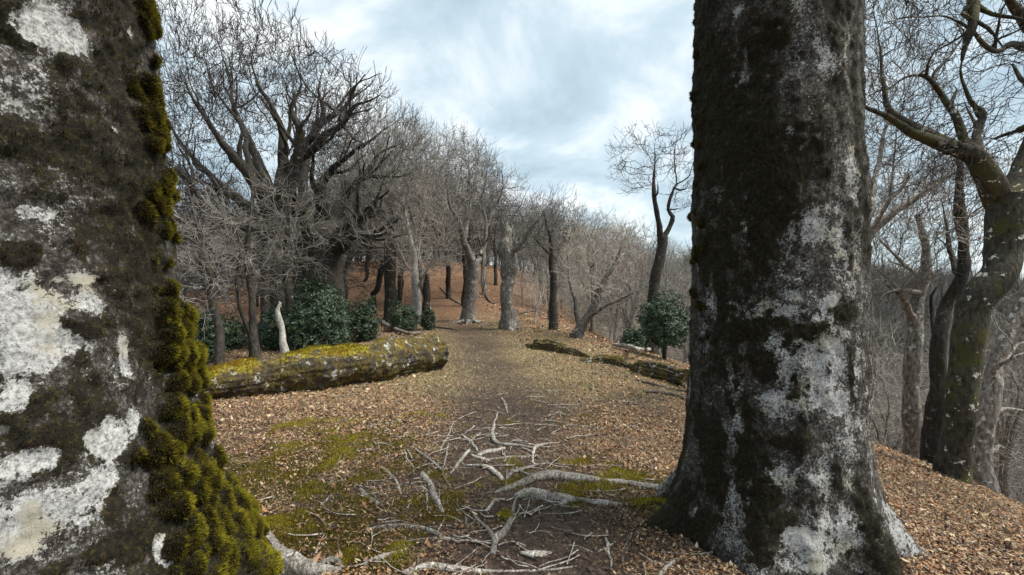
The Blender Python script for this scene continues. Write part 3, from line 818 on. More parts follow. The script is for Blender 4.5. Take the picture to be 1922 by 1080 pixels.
# young beeches with long level twigs in front of them
def young(label, d, limbs, crown, seed, n=800, mats=None):
    return hero('young_beech', label, 'tree', d, limbs, [(crown, 0)], seed, mats or (M_DARK, M_TWIG), int(n * 0.28), 1.5, step=0.16, dk=0.3, di=1.6,
                twig=(0.012, 1.6, 0.45), up=(-0.05, 0, 0.02), jitter=0.25, tip=0.005, expo=2.4, r0=0.0042, bias=(0, 0, 0.0), spread=0.6)
young('slender twin-stemmed young beech left of the pale dead stem', 10.2,
      [[(478, 650, 0, 9), (474, 590, 0, 7), (466, 520, 0, 6), (468, 450, 0, 5), (476, 390, 0, 3.5), (480, 340, 0, 2)], [(474, 640, 0, 6), (455, 590, -0.1, 6), (448, 520, -0.2, 5), (452, 460, -0.3, 4), (440, 400, -0.3, 2)]],
      [(350, 420), (420, 350), (520, 330), (600, 400), (590, 480), (520, 560), (420, 570), (350, 540)], 31, 1100)
young('thin young beech with level twigs growing just left of the big evergreen shrub', 11.0,
      [[(545, 640, 0.4, 6), (542, 560, 0.4, 6), (540, 470, 0.4, 5), (538, 400, 0.4, 4), (545, 330, 0.4, 2)]],
      [(460, 460), (500, 380), (560, 330), (640, 370), (650, 460), (590, 520), (500, 530)], 32, 900)
young('thin crooked young beech with tangled twigs close behind the left trunk', 9.0,
      [[(412, 660, 0, 8), (405, 600, 0, 7), (395, 540, 0, 6), (380, 470, 0, 5), (365, 400, 0, 3), (352, 350, 0, 2)]],
      [(300, 480), (330, 400), (400, 370), (450, 430), (450, 530), (380, 600), (300, 580)], 33, 800)
young('grey sapling among the shrubs to the right of the twin-stemmed young beech', 12.5,
      [[(505, 640, 0, 9), (500, 570, 0, 8), (497, 500, 0, 7), (505, 440, 0, 4), (500, 380, 0, 2.5)]],
      [(430, 480), (470, 420), (540, 400), (560, 470), (520, 540), (440, 540)], 34, 500, (M_DARK, M_TWIG))

# pale dead stem
def bare_stem(label, name, cat, d, limbs, mat, seed, rough=0.3, roots=None):
    return hero(name, label, cat, d, limbs, None, seed, (mat, mat), 0, 0, step=0.10, rough=rough, roots=roots)
bare_stem('pale barkless dead stem leaning in front of the big evergreen shrub', 'dead_tree', 'dead tree', 9.6,
          [[(534, 655, 0, 7), (533, 625, 0, 5.5), (530, 600, 0, 4.8), (529, 580, 0, 4.2), (533, 563, 0, 2.5)], [(531, 585, 0, 3), (524, 566, 0, 1.5)]], M_PALE, 41)

# --- middle distance trees along the path
hero('beech_tree', 'straight dark beech trunk standing behind the small evergreen bushes', 'tree', 19.0,
     [[(731, 600, 0, 12), (731, 540, 0, 11), (729, 470, 0, 11), (728, 410, 0, 9), (735, 350, 0.3, 6), (745, 300, 0.4, 3)],
      [(729, 430, 0, 6), (705, 385, -0.5, 5), (680, 340, -0.8, 3)], [(728, 410, 0, 6), (700, 360, 0.8, 5), (690, 300, 1, 3)], [(729, 440, 0, 5), (760, 390, 0.6, 4), (775, 330, 0.8, 2)]],
     [([(660, 330), (690, 250), (750, 225), (820, 250), (830, 320), (790, 390), (700, 400)], 0)], 51, (M_DARK, M_TWIG), 3000, 3.0, step=0.26, dk=0.36, di=3, twig=(0.018, 1.5, 0.55), nmax=6000)
hero('beech_tree', 'pale bushy beech with upright whitish branches beside the path', 'tree', 20.0,
     [[(783, 592, 0, 9), (782, 550, 0, 8), (780, 510, 0, 7), (775, 470, 0, 5), (765, 420, 0, 4), (758, 370, 0, 2)],
      [(783, 545, 0, 6), (800, 505, -0.4, 5), (820, 470, -0.6, 4), (835, 420, -0.8, 2)], [(781, 520, 0, 5), (790, 460, 0.6, 4), (800, 400, 0.8, 3), (805, 350, 1, 2)],
      [(781, 525, 0, 5), (755, 480, 0.5, 4), (735, 430, 0.7, 3), (720, 390, 0.8, 2)]],
     [([(700, 480), (705, 400), (740, 345), (800, 330), (850, 370), (865, 440), (850, 500), (800, 520), (740, 520)], 0)], 52, (M_PALE, M_TWIG_PALE), 3200, 2.2, step=0.22, dk=0.32, di=2.5, ls=0.45,
     twig=(0.018, 1.6, 0.5), up=(0, 0, 0.5), nmax=6000, r0=0.006)
bare_stem('broken dark trunk stump close beside the pale bushy beech', 'dead_tree', 'dead tree', 19.5, [[(797, 596, 0, 8), (797, 560, 0, 7), (799, 530, 0, 6), (798, 515, 0, 3)]], M_DARK, 53)
hero('beech_tree', 'forked beech with silvery flared roots where the path bends left', 'tree', 20.0,
     [[(880, 602, 0, 15), (882, 575, 0, 12), (886, 545, 0, 11), (890, 515, 0, 12), (887, 490, 0, 11)],
      [(886, 500, 0, 9), (872, 445, -0.4, 8), (862, 410, -0.5, 7), (845, 375, -0.6, 5), (838, 335, -0.7, 3)], [(890, 505, 0, 8), (908, 465, 0.5, 6), (915, 420, 0.7, 5), (905, 375, 0.8, 4), (915, 335, 0.8, 2)],
      [(872, 450, -0.4, 6), (880, 400, 0.2, 5), (885, 350, 0.4, 3)]],
     [([(800, 400), (815, 310), (850, 255), (900, 270), (935, 320), (940, 360), (925, 430), (860, 450)], 0)], 54, (M_GREY, M_TWIG), 3000, 2.6, step=0.25, dk=0.34, di=3, twig=(0.018, 1.6, 0.5), nmax=6000,
     roots=[(-1.6, 0.9, 0.28), (-0.9, 1.0, 0.26), (-2.4, 0.9, 0.25), (-0.1, 0.7, 0.22), (3.3, 0.7, 0.24)])
hero('dead_beech', 'thick broken-topped beech snag with one living limb reaching right', 'tree', 17.0,
     [[(954, 622, 0, 17), (951, 585, 0, 15), (950, 540, 0, 15), (952, 500, 0, 15), (953, 470, 0, 15), (949, 445, 0, 11), (948, 428, 0, 10), (949, 421, 0, 8), (950, 419, 0, 1)],
      [(944, 428, 0, 5), (942, 416, 0, 3.5), (941, 409, 0, 1)], [(953, 426, 0, 5), (955, 415, 0.1, 3), (956, 411, 0.1, 1)],
      [(955, 470, 0, 9), (966, 445, 0.1, 6), (964, 425, 0.1, 5), (966, 416, 0.1, 2)], [(958, 474, 0, 8), (975, 465, -0.3, 7), (985, 462, -0.5, 5), (992, 458, -0.5, 2)], [(968, 468, -0.2, 6), (985, 445, -0.4, 5), (1000, 425, -0.6, 4), (1014, 405, -0.7, 3), (1020, 385, -0.8, 1.5)]],
     [([(995, 430), (985, 380), (1030, 355), (1060, 385), (1040, 430)], -0.6)], 55, (M_GREY, M_TWIG), 220, 1.2, step=0.2, dk=0.4, di=2.0, twig=(0.015, 1.4, 0.4), nmax=2500, rough=0.45)
hero('beech_tree', 'slim grey beech just right of the broken-topped snag', 'tree', 17.5,
     [[(1040, 622, 0, 8), (1038, 570, 0, 7), (1037, 520, 0, 7), (1036, 480, 0, 6), (1030, 440, 0, 4), (1020, 400, 0, 3)], [(1037, 500, 0, 4), (1055, 460, 0.4, 4), (1065, 420, 0.5, 2.5)], [(1036, 480, 0, 4), (1005, 450, -0.3, 3), (985, 440, -0.4, 2)]],
     [([(970, 440), (990, 390), (1040, 370), (1090, 390), (1090, 450), (1040, 490), (990, 480)], 0)], 56, (M_DARK, M_TWIG), 2000, 2.2, step=0.24, dk=0.32, di=2.4, twig=(0.016, 1.6, 0.5), nmax=4500)
hero('beech_tree', 'many-stemmed leaning beech with a pale base behind the rotten logs', 'tree', 15.0,
     [[(1083, 632, 0, 11), (1095, 605, 0, 8), (1112, 575, 0, 7), (1130, 540, 0, 6), (1150, 500, 0, 4), (1165, 460, 0, 2)], [(1088, 615, 0, 6), (1078, 570, 0.2, 5), (1070, 530, 0.3, 4), (1066, 480, 0.4, 3), (1075, 440, 0.4, 2)],
      [(1095, 605, 0, 5), (1140, 575, -0.5, 4), (1180, 560, -0.8, 3), (1205, 550, -0.9, 2)], [(1112, 575, 0, 5), (1112, 520, 0.4, 4), (1105, 470, 0.6, 3), (1115, 430, 0.6, 2)]],
     [([(1050, 500), (1070, 430), (1130, 410), (1190, 440), (1200, 520), (1150, 560), (1080, 560)], 0)], 57, (M_GREY, M_TWIG_PALE), 2200, 2.4, step=0.2, dk=0.3, di=2.2, twig=(0.015, 1.6, 0.45), nmax=5000, rough=0.4)
hero('beech_tree', 'tall forked beech with a flat fine-twigged crown against the sky', 'tree', 15.0,
     [[(1222, 672, 0, 13), (1224, 610, 0, 11), (1226, 560, 0, 10), (1232, 510, 0, 9.5), (1240, 465, 0, 10), (1242, 445, 0, 10)],
      [(1240, 450, 0, 8), (1236, 415, -0.1, 6.5), (1230, 375, -0.2, 6.5), (1228, 335, -0.2, 6), (1231, 308, -0.2, 4), (1226, 270, -0.2, 2)],
      [(1244, 448, 0, 7), (1258, 425, 0.1, 6), (1263, 410, 0.1, 6), (1256, 395, 0.2, 5), (1264, 365, 0.2, 5), (1271, 345, 0.2, 4.5), (1295, 332, 0.2, 3.5), (1304, 300, 0.3, 2)],
      [(1268, 360, 0.2, 3.5), (1285, 355, 0.1, 2.5), (1296, 350, 0.1, 2)], [(1270, 348, 0.2, 2.5), (1268, 300, 0.5, 1.8), (1275, 260, 0.6, 1.2)]],
     [([(1140, 320), (1138, 295), (1145, 265), (1180, 245), (1230, 238), (1300, 240), (1310, 300), (1300, 320), (1250, 330), (1190, 335)], 0), ([(1140, 330), (1175, 345), (1225, 350), (1180, 370)], 0, 0.5, 0.10), ([(1250, 300), (1330, 260), (1370, 320), (1300, 400), (1270, 400)], 0.3, 1, 0.2)],
     58, (M_DARK, M_TWIG_DARK), 1100, 2.0, step=0.16, dk=0.26, di=1.8, twig=(0.012, 0.9, 0.32), up=(0, 0, 0.15), nmax=5000, expo=2.2, tip=0.006)

# --- right: leaning mossy beech and its neighbours on the edge of the drop
hero('leaning_beech', 'dark mossy beech leaning right at the edge of the drop, white blotches on its bark', 'tree', 5.2,
     [[(1785, 880, 0, 24), (1783, 820, 0, 24), (1790, 750, 0, 24), (1805, 670, 0, 25), (1830, 570, 0, 27), (1862, 480, 0.1, 29), (1884, 410, 0.1, 31), (1888, 380, 0.1, 29)],
      [(1880, 390, 0.1, 24), (1858, 340, 0, 22), (1838, 305, 0, 20), (1805, 285, -0.1, 17), (1760, 268, -0.2, 15), (1710, 250, -0.3, 13), (1665, 228, -0.3, 11), (1630, 210, -0.3, 9), (1600, 180, -0.3, 6)],
      [(1840, 310, 0, 16), (1815, 265, 0.3, 12), (1795, 225, 0.4, 10), (1770, 180, 0.5, 9), (1755, 150, 0.6, 7), (1780, 110, 0.7, 5), (1800, 60, 0.8, 3.5)],
      [(1800, 283, -0.1, 14), (1740, 245, 0.4, 11), (1690, 215, 0.6, 9), (1665, 180, 0.7, 8), (1662, 120, 0.8, 6), (1650, 60, 0.9, 4), (1640, 10, 1, 2.5)],
      [(1770, 180, 0.5, 6), (1740, 150, 0.3, 5.5), (1700, 150, 0.2, 4.5), (1675, 165, 0.1, 3)],
      [(1838, 305, 0, 12), (1832, 255, 0.4, 9), (1842, 215, 0.5, 8), (1815, 190, 0.5, 7), (1790, 140, 0.6, 5), (1800, 80, 0.7, 3)],
      [(1890, 400, 0.1, 26), (1912, 320, 0.3, 24), (1935, 220, 0.5, 22), (1955, 120, 0.7, 21), (1940, 60, 0.5, 22), (1905, 25, 0.2, 19), (1865, -15, 0, 16), (1840, -60, -0.2, 12)],
      [(1850, -40, -0.1, 13), (1832, 10, -0.3, 11), (1824, 60, -0.4, 10), (1817, 110, -0.4, 8), (1813, 138, -0.4, 3)],
      [(1950, 90, 0.6, 14), (1900, 82, 0.3, 7), (1850, 80, 0, 5.5), (1810, 50, -0.2, 4), (1770, 25, -0.3, 3.2), (1700, 30, -0.4, 2.5), (1650, 45, -0.5, 1.5)],
      [(1955, 120, 0.7, 12), (1990, 40, 1, 10), (2010, -60, 1.2, 6)]],
     [([(1600, 260), (1600, -140), (1800, -220), (2050, -200), (2080, 200), (1990, 330), (1900, 330), (1780, 250), (1700, 300)], 0.4), ([(1640, 330), (1640, 200), (1800, 230), (1830, 330), (1750, 400)], 0.6, 0.7, 0.15)],
     61, (M_LEAN, M_TWIG_DARK), 3600, 1.7, step=0.09, dk=0.16, di=1.2, twig=(0.007, 0.8, 0.22), up=(0, 0, 0.1), nmax=16000, tip=0.003, expo=2.1, r0=0.0026, rough=0.16, ls=1.0, cut=1.0, sub=3, sub_len=0.7,
     )
hero('beech_tree', 'grey beech with rising forked limbs seen between the right trunk and the leaning beech', 'tree', 9.0,
     [[(1712, 760, 0, 15), (1712, 690, 0, 14), (1716, 620, 0, 13), (1722, 560, 0, 12), (1735, 520, 0, 10), (1738, 480, 0, 8), (1735, 440, 0, 6), (1720, 400, 0, 4)],
      [(1718, 600, 0, 8), (1695, 560, -0.3, 7), (1670, 520, -0.4, 5), (1645, 495, -0.5, 4)], [(1735, 525, 0, 7), (1700, 500, 0.4, 6), (1660, 465, 0.6, 5), (1640, 445, 0.7, 4)],
      [(1728, 550, 0, 6), (1700, 545, -0.5, 5), (1665, 555, -0.8, 4), (1640, 570, -0.9, 3)]],
     [([(1580, 480), (1600, 380), (1700, 330), (1790, 350), (1800, 470), (1740, 540), (1640, 540)], 0)], 62, (M_GREY, M_TWIG), 1900, 2.2, step=0.14, dk=0.24, di=1.6, twig=(0.010, 1.5, 0.32), nmax=7000, tip=0.004, r0=0.0035)
hero('beech_tree', 'dark slanting beech stem close behind the leaning beech', 'tree', 7.5,
     [[(1748, 800, 0, 15), (1755, 720, 0, 14), (1762, 650, 0, 12), (1775, 580, 0, 11), (1795, 520, 0, 10), (1806, 460, 0, 9), (1805, 400, 0, 9), (1810, 340, 0, 6), (1790, 270, 0, 4)],
      [(1796, 520, 0, 8), (1788, 470, 0.3, 7), (1785, 420, 0.4, 5), (1775, 370, 0.5, 3)], [(1765, 665, 0, 9), (1750, 620, 0.3, 7), (1745, 560, 0.4, 6), (1760, 530, 0.4, 4)]],
     [([(1680, 400), (1720, 300), (1800, 260), (1880, 300), (1880, 420), (1800, 480), (1720, 470)], 0)], 63, (M_DARK, M_TWIG), 1500, 1.8, step=0.13, dk=0.23, di=1.5, twig=(0.009, 1.5, 0.28), nmax=6000, tip=0.0038, r0=0.003)
hero('beech_tree', 'arching beech behind the right trunk with boughs sweeping out to the right', 'tree', 8.0,
     [[(1585, 800, 0, 20), (1590, 700, 0, 18), (1600, 600, 0, 16), (1610, 500, 0, 14), (1622, 455, 0, 12), (1650, 425, 0, 9), (1700, 390, 0, 7), (1745, 355, 0, 5), (1795, 322, 0, 3)],
      [(1630, 445, 0, 8), (1660, 400, 0.4, 6), (1700, 345, 0.5, 5), (1705, 335, 0.5, 4), (1680, 325, 0.5, 3), (1640, 325, 0.5, 2)], [(1615, 470, 0, 8), (1640, 340, 0.6, 7), (1655, 250, 0.8, 6), (1655, 170, 0.9, 4), (1640, 60, 1, 2.5)],
      [(1640, 430, 0, 6), (1665, 380, -0.3, 5), (1680, 300, -0.3, 3.5), (1690, 220, -0.3, 2)]],
     [([(1560, 400), (1560, 40), (1640, -60), (1740, -40), (1760, 120), (1720, 260), (1780, 310), (1740, 390), (1640, 420)], 0)], 64, (M_GREY, M_TWIG), 2200, 2.0, step=0.14, dk=0.25, di=1.6, twig=(0.010, 1.4, 0.32), nmax=8000, tip=0.004, r0=0.0034)
hero('beech_tree', 'grey slope-grown beech with level boughs at the far right edge', 'tree', 7.0,
     [[(1850, 1000, 0, 20), (1848, 860, 0, 17), (1852, 740, 0, 15), (1870, 680, 0, 13), (1895, 610, 0, 11), (1925, 540, 0, 9), (1950, 470, 0, 6)],
      [(1853, 720, 0, 8), (1885, 690, -0.3, 6), (1922, 670, -0.4, 5), (1970, 655, -0.5, 3)], [(1850, 790, 0, 8), (1880, 770, 0.3, 6), (1930, 775, 0.4, 5), (1980, 770, 0.5, 3)], [(1870, 690, 0, 6), (1890, 660, 0.5, 5), (1935, 640, 0.6, 4)],
      [(1848, 850, 0, 6), (1885, 850, 0.5, 5), (1930, 865, 0.6, 4), (1980, 870, 0.7, 2)]],
     [([(1840, 720), (1870, 600), (1960, 480), (2020, 560), (2020, 880), (1900, 900), (1850, 830)], 0)], 65, (M_GREY, M_TWIG), 500, 1.6, step=0.14, dk=0.3, di=1.6, twig=(0.010, 1.2, 0.32), up=(0, 0, 0), nmax=5000, tip=0.004, r0=0.0034)

# ------------------------------------------------------------------ wood behind: a few tree shapes copied one by one
def template(seed, h, spread, fork, nlimb, att_n, step=0.34, pale=False):
    rng = np.random.default_rng(seed)
    r0 = 0.015 * h * rng.uniform(0.75, 1.25)
    lean = rng.normal(0, 0.25, 2)
    L = [[(0, 0, -0.6, r0 * 1.35), (0, 0, 0.1, r0 * 1.15), (lean[0] * 0.3, lean[1] * 0.3, fork * 0.5, r0), (lean[0], lean[1], fork, r0 * 0.95)]]
    for i in range(nlimb):
        a = 2 * PI * (i + rng.uniform(-0.3, 0.3)) / nlimb; o = rng.uniform(0.35, 0.8) * spread; zt = h * rng.uniform(0.78, 0.92)
        L.append([(lean[0], lean[1], fork * rng.uniform(0.75, 1.0), r0 * 0.6), (lean[0] + math.cos(a) * o * 0.35, lean[1] + math.sin(a) * o * 0.35, fork + (zt - fork) * 0.35, r0 * 0.45),
                  (lean[0] + math.cos(a + 0.3) * o * 0.7, lean[1] + math.sin(a + 0.3) * o * 0.7, fork + (zt - fork) * 0.65, r0 * 0.28), (lean[0] + math.cos(a) * o, lean[1] + math.sin(a) * o, zt, r0 * 0.12)])
    pos, par, rad = limbs_to_nodes(L, step, rng, 0.06); n0 = len(pos)
    zlo = fork * 0.75
    q = rng.normal(0, 1, (att_n, 3)); q = unit(q) * (rng.uniform(0, 1, (att_n, 1)) ** 0.42)
    att = np.stack([q[:, 0] * spread, q[:, 1] * spread, zlo + (h - zlo) * (0.42 + 0.58 * q[:, 2])], 1); att = att[att[:, 2] > zlo * 0.8]
    p2, k2 = colonise(pos, par, att, step, 3.2, 0.45, 90, np.array((0, 0, 0.1)), 0.15, rng, 6000)
    r2 = pipe_radii(k2, n0, rad, 0.0085, 2.0)
    p3, k3, r3 = add_twigs(p2, k2, r2, n0, rng, 0.026, 1.15, 0.7, (0, 0, 0.45), np.array([0, 0, h * 0.4]), 0.0065, segs=2, side=0.6)
    keep = np.arange(len(p3)) >= n0
    pu = np.unique(k3[keep]); ids = np.unique(np.concatenate([np.where(keep)[0], pu[pu >= 0]])); remap = np.full(len(p3), -1); remap[ids] = np.arange(len(ids))
    V, Q = tubes(pos, par, rad, 0.2, seed); tm = mesh_np('trunk', V, quads=Q)
    V, Q = tubes(p3[ids], np.where(keep[ids], remap[k3[ids]], -1), np.where(keep[ids], r3[ids], 0.004)); cm = mesh_np('crown', V, quads=Q)
    tm.materials.append(M_GREY if not pale else M_PALE); cm.materials.append(M_TWIG if not pale else M_TWIG_PALE)
    return tm, cm, h
TEMPL = [template(301, 10, 3.8, 2.6, 5, 1700), template(302, 9, 3.4, 3.2, 4, 1500), template(303, 11, 4.2, 2.2, 6, 2000), template(304, 8, 3.6, 1.6, 5, 1500), template(305, 10, 2.8, 4.2, 4, 1200), template(306, 7, 2.8, 1.2, 6, 1300, pale=True)]

SKY = np.array([(250, 330), (560, 330), (640, 250), (700, 212), (780, 216), (850, 245), (900, 290), (940, 330), (965, 352), (1000, 358), (1060, 368), (1120, 374), (1170, 396), (1210, 425), (1300, 455), (1700, 520), (2000, 540)], float)
wood_n = 0
def place_tree(x, y, h, k, rot, label, group, dark=False):
    tm, cm, h0 = TEMPL[k]; s_ = h / h0
    r = thing('wood_beech', label, 'tree', (x, y, gz(x, y)), group)
    r.rotation_euler = (0, 0, rot); r.scale = (s_, s_, s_)
    for nm, me in (('trunk', tm), ('crown', cm)):
        c_ = bpy.data.objects.new(nm, me); COL.objects.link(c_); c_.parent = r
        if dark:
            c_.material_slots[0].link = 'OBJECT'; c_.material_slots[0].material = M_DARK if nm == 'trunk' else M_TWIG_DARK
    return r
rw = random.Random(77)
taken = []
def try_tree(x, y, hmin, hmax, gap, label, group, jit=(4, 70)):
    if any((x - a) ** 2 + (y - b_) ** 2 < gap * gap for a, b_ in taken): return False
    px = CX + x / y * FPX
    if px < 200 or px > 2150: return False
    top = np.interp(px, SKY[:, 0], SKY[:, 1]) + rw.uniform(*jit)
    h = EZ - (top - CY) / FPX * y - gz(x, y)
    if h < hmin: return False
    h = min(h, hmax * rw.uniform(0.8, 1))
    taken.append((x, y)); place_tree(x, y, h, rw.choice([0, 0, 1, 2, 2, 3, 4, 4, 5]), rw.uniform(0, 6.28), label, group, rw.random() < (0.6 if x < -7 else 0.0 if x > 6 else 0.3)); return True
# the skyline of the nearer wood left of the path
for (px, top, d, k) in [(650, 235, 23, 2), (700, 213, 25, 0), (750, 222, 27, 2), (800, 228, 24, 1), (842, 236, 29, 0), (872, 262, 26, 4), (905, 290, 31, 1), (930, 312, 36, 0), (610, 300, 27, 3), (560, 320, 24, 2), (480, 300, 26, 0), (400, 330, 22, 2), (330, 330, 20, 3)]:
    x = (px - CX) / FPX * d; h = EZ - (top - CY) / FPX * d - gz(x, d); taken.append((x, d))
    place_tree(x, d, h, k, rw.uniform(0, 6.28), 'bare grey beech of the wood rising left of where the path disappears', 'beeches in the wood left of the path', k % 2 == 0 or px < 620)
n_ = 0
for i in range(6000):                                         # hill ahead
    y = rw.uniform(26, 105); px = rw.uniform(640, 1330); x = (px - CX) / FPX * y
    if abs(x - ridge_x(y) * 1.1) < 1.6 and y < 42: continue
    if 790 < px < 1020 and y < 50 and rw.random() < 0.8: continue
    if n_ >= 110: break
    n_ += try_tree(x, y, 5.0, 13, 2.3 if y < 60 else 3.4, 'bare grey-brown beech among many on the wooded hill ahead', 'beeches on the hill ahead')
for i in range(14):
    for _ in range(40):
        y = rw.uniform(19, 44); px = rw.uniform(830, 1190); x = (px - CX) / FPX * y
        if abs(x - ridge_x(y) * 1.15) > 1.5 and not any((x - a) ** 2 + (y - b_) ** 2 < 0.8 for a, b_ in taken): break
    taken.append((x, y)); place_tree(x, y, rw.uniform(1.6, 4.2), rw.choice([1, 3, 4, 5, 5]), rw.uniform(0, 6.28), 'thin low sapling on the brown slope beyond the snag', 'saplings on the brown slope')
n_ = 0
for i in range(3000):                                         # falling ground to the left
    y = rw.uniform(13, 60); px = rw.uniform(230, 660); x = (px - CX) / FPX * y
    if x > -8: continue
    if n_ >= 34: break
    n_ += try_tree(x, y, 4.5, 11, 3.0, 'bare beech low on the falling ground behind the left-hand trees', 'beeches below the ridge on the left')
n_ = 0
for i in range(6000):                                         # the steep wooded slope to the right
    y = rw.uniform(10, 60); x = rw.uniform(7.5, 60)
    px = CX + x / y * FPX
    if px < 1060 or x / y > 1.35: continue
    if n_ >= 90: break
    n_ += try_tree(x, y, 4.0, 9.5, 2.6, 'bare grey beech rooted on the steep slope below the ridge on the right', 'beeches on the slope to the right', (25, 150))

# far wood on the valley sides: reads as one mass
def far_wood():
    rng = np.random.default_rng(5); n = 9500
    r = 62 * (950 / 62) ** rng.uniform(0, 1, n); a = np.where(rng.uniform(0, 1, n) < 0.75, rng.uniform(0.35, 0.95, n), rng.uniform(-0.75, 0.35, n))
    x = r * np.sin(a); y = r * np.cos(a); z = ground(x, y)
    ok = (z > -125) & ((a > 0.36) | (r > 110)); x, y, z, r = x[ok], y[ok], z[ok], r[ok]; n = len(x)
    h = rng.uniform(7, 11, n); k = 20
    ang = rng.uniform(0, 6.28, (n, k)); o = rng.uniform(0, 1, (n, k)) ** 0.5 * (0.42 * h)[:, None]
    bx = x[:, None] + 0.25 * o * np.cos(ang); by = y[:, None] + 0.25 * o * np.sin(ang); bz = (z + 0.25 * h)[:, None] + rng.uniform(0, 0.25, (n, k)) * h[:, None]
    tx = x[:, None] + o * np.cos(ang); ty = y[:, None] + o * np.sin(ang); tz = (z + h)[:, None] - 0.9 * o + rng.uniform(-1, 0.4, (n, k))
    w = (0.035 + 0.0004 * r)[:, None] * np.ones((n, k))
    sx, sy = -np.sin(ang + 0.7), np.cos(ang + 0.7)
    V = np.stack([np.stack([bx - sx * w, by - sy * w, bz], 2), np.stack([bx + sx * w, by + sy * w, bz], 2), np.stack([tx, ty, tz], 2)], 2).reshape(-1, 3)
    # trunks
    tw = 0.13
    Vt = np.stack([np.stack([x - tw, y, z - 0.5], 1), np.stack([x + tw, y, z - 0.5], 1), np.stack([x, y, z + 0.8 * h], 1)], 1).reshape(-1, 3)
    V = np.concatenate([V, Vt]); return mesh_np('far_wood', V, tris=np.arange(len(V)).reshape(-1, 3), smooth_shade=False)
fw = obj('far_wood', far_wood(), M_TWIG)
tag(fw, 'grey-brown bare wood covering the far valley sides', 'wood', kind='stuff')

# ------------------------------------------------------------------ evergreen shrubs
def shrub(name, label, px, py, d, rx, rz, ry, seed, leaf=0.075, n=700, stem=0.0, base=None):
    """rx, rz in photo pixels about the point px,py"""
    rng = np.random.default_rng(seed)
    c = P(px, py, d); RX, RZ = rx / FPX * d, rz / FPX * d
    zb = gz(c[0], c[1]); b0 = np.array([c[0], c[1], zb])
    root = thing(name, label, 'shrub', b0)
    # lumpy shell of whorls
    q = unit(rng.normal(0, 1, (n * 3, 3))); lum = 1 + 0.5 * fbm(q * 2.1, 3, seed) + 0.3 * fbm(q * 6, 2, seed + 1)
    depth = rng.uniform(0, 1, len(q)) ** 2.2
    pos = c + q * np.array([RX, ry, RZ]) * (lum * (1 - 0.45 * depth))[:, None]
    pos = pos[pos[:, 2] > ground(pos[:, 0], pos[:, 1]) + 0.05][:n]; q = unit(pos - c); m_ = len(pos)
    ax = unit(q + np.array([0, 0, 0.55]) + rng.normal(0, 0.35, (m_, 3)))
    kk = 7
    u = unit(np.cross(ax, REF)); v = np.cross(ax, u)
    a = (np.arange(kk) / kk * 2 * PI)[None, :] + rng.uniform(0, 6.28, (m_, 1)) + rng.normal(0, 0.25, (m_, kk))
    el = rng.uniform(0.1, 0.95, (m_, kk))
    dr = np.cos(el)[..., None] * (np.cos(a)[..., None] * u[:, None] + np.sin(a)[..., None] * v[:, None]) + np.sin(el)[..., None] * ax[:, None]
    dr = dr.reshape(-1, 3); pb = np.repeat(pos, kk, 0) + rng.normal(0, 0.3 * leaf, (m_ * kk, 3))
    axr = np.repeat(ax, kk, 0); sd = unit(np.cross(dr, axr)); nm = np.cross(sd, dr)
    L = leaf * rng.uniform(0.7, 1.35, (len(pb), 1)); w = L * 0.22
    base_ = pb; tip = pb + dr * L - nm * L * 0.12; midp = pb + dr * L * 0.5
    V = np.stack([base_, midp - sd * w + nm * L * 0.05, tip, midp + sd * w + nm * L * 0.05], 1).reshape(-1, 3)
    k4 = np.arange(len(pb)) * 4
    T_ = np.concatenate([np.stack([k4, k4 + 2, k4 + 1], 1), np.stack([k4, k4 + 3, k4 + 2], 1)])
    base_c = np.array([0.022, 0.045, 0.024]); hi = np.array([0.055, 0.092, 0.042])
    t = rng.uniform(0, 1, (len(pb), 1)) ** 2; cc = (base_c * (1 - t) + hi * t) * rng.uniform(0.7, 1.25, (len(pb), 1))
    yel = rng.uniform(0, 1, len(pb)) > 0.97; cc[yel] = (0.13, 0.12, 0.03)
    obj('foliage', mesh_np('foliage', V - b0, tris=T_, smooth_shade=False, cols=np.repeat(cc, 4, 0)), M_HOLLY, root)
    # stems
    L = []
    st = base if base is not None else b0
    top = c + np.array([0, 0, RZ * 0.3])
    L.append([(st[0], st[1], gz(st[0], st[1]) - 0.1, 0.035 + stem), (st[0] * 0.7 + c[0] * 0.3, st[1] * 0.7 + c[1] * 0.3, gz(st[0], st[1]) + 0.3, 0.03 + stem), tuple(c) + (0.028,), tuple(top) + (0.012,)])
    for i in range(11):
        e_ = pos[rng.integers(m_)]; f = rng.uniform(0.3, 0.8)
        s0 = np.array(L[0][1][:3]) * (1 - f) + c * f
        L.append([tuple(s0) + (0.02,), tuple((s0 + e_) / 2 + np.array([0, 0, 0.06])) + (0.014,), tuple(e_) + (0.006,)])
    p_, k_, r_ = limbs_to_nodes(L, 0.1, rng, 0.01); V, Q = tubes(p_, k_, r_)
    obj('stem', mesh_np('stem', V - b0, quads=Q), M_DARK, root)
    return root
def bush(name, label, px, top, bot, rx, ry, seed, n, leaf=0.06, stem=0.0, lift=0.0):
    g = on_ground(px, bot); d = g[1]
    h = (bot - top) / FPX * d
    cy_ = (top + bot) / 2 + 0.12 * (bot - top) * (1 - lift) - 0.5 * lift * 0
    return shrub(name, label, px, cy_, d, rx, (cy_ - top) / 1.12, ry, seed, leaf, n, stem)
bush('evergreen_shrub', 'largest dark evergreen shrub, behind the mossy fallen log', 598, 528, 652, 60, 0.9, 1, 2600)
bush('evergreen_shrub', 'low left lobe of evergreen shrub beside the pale dead stem', 525, 572, 655, 36, 0.5, 2, 1000)
bush('evergreen_shrub', 'dark evergreen shrub half hidden by the left trunk', 372, 585, 680, 42, 0.5, 3, 1300)
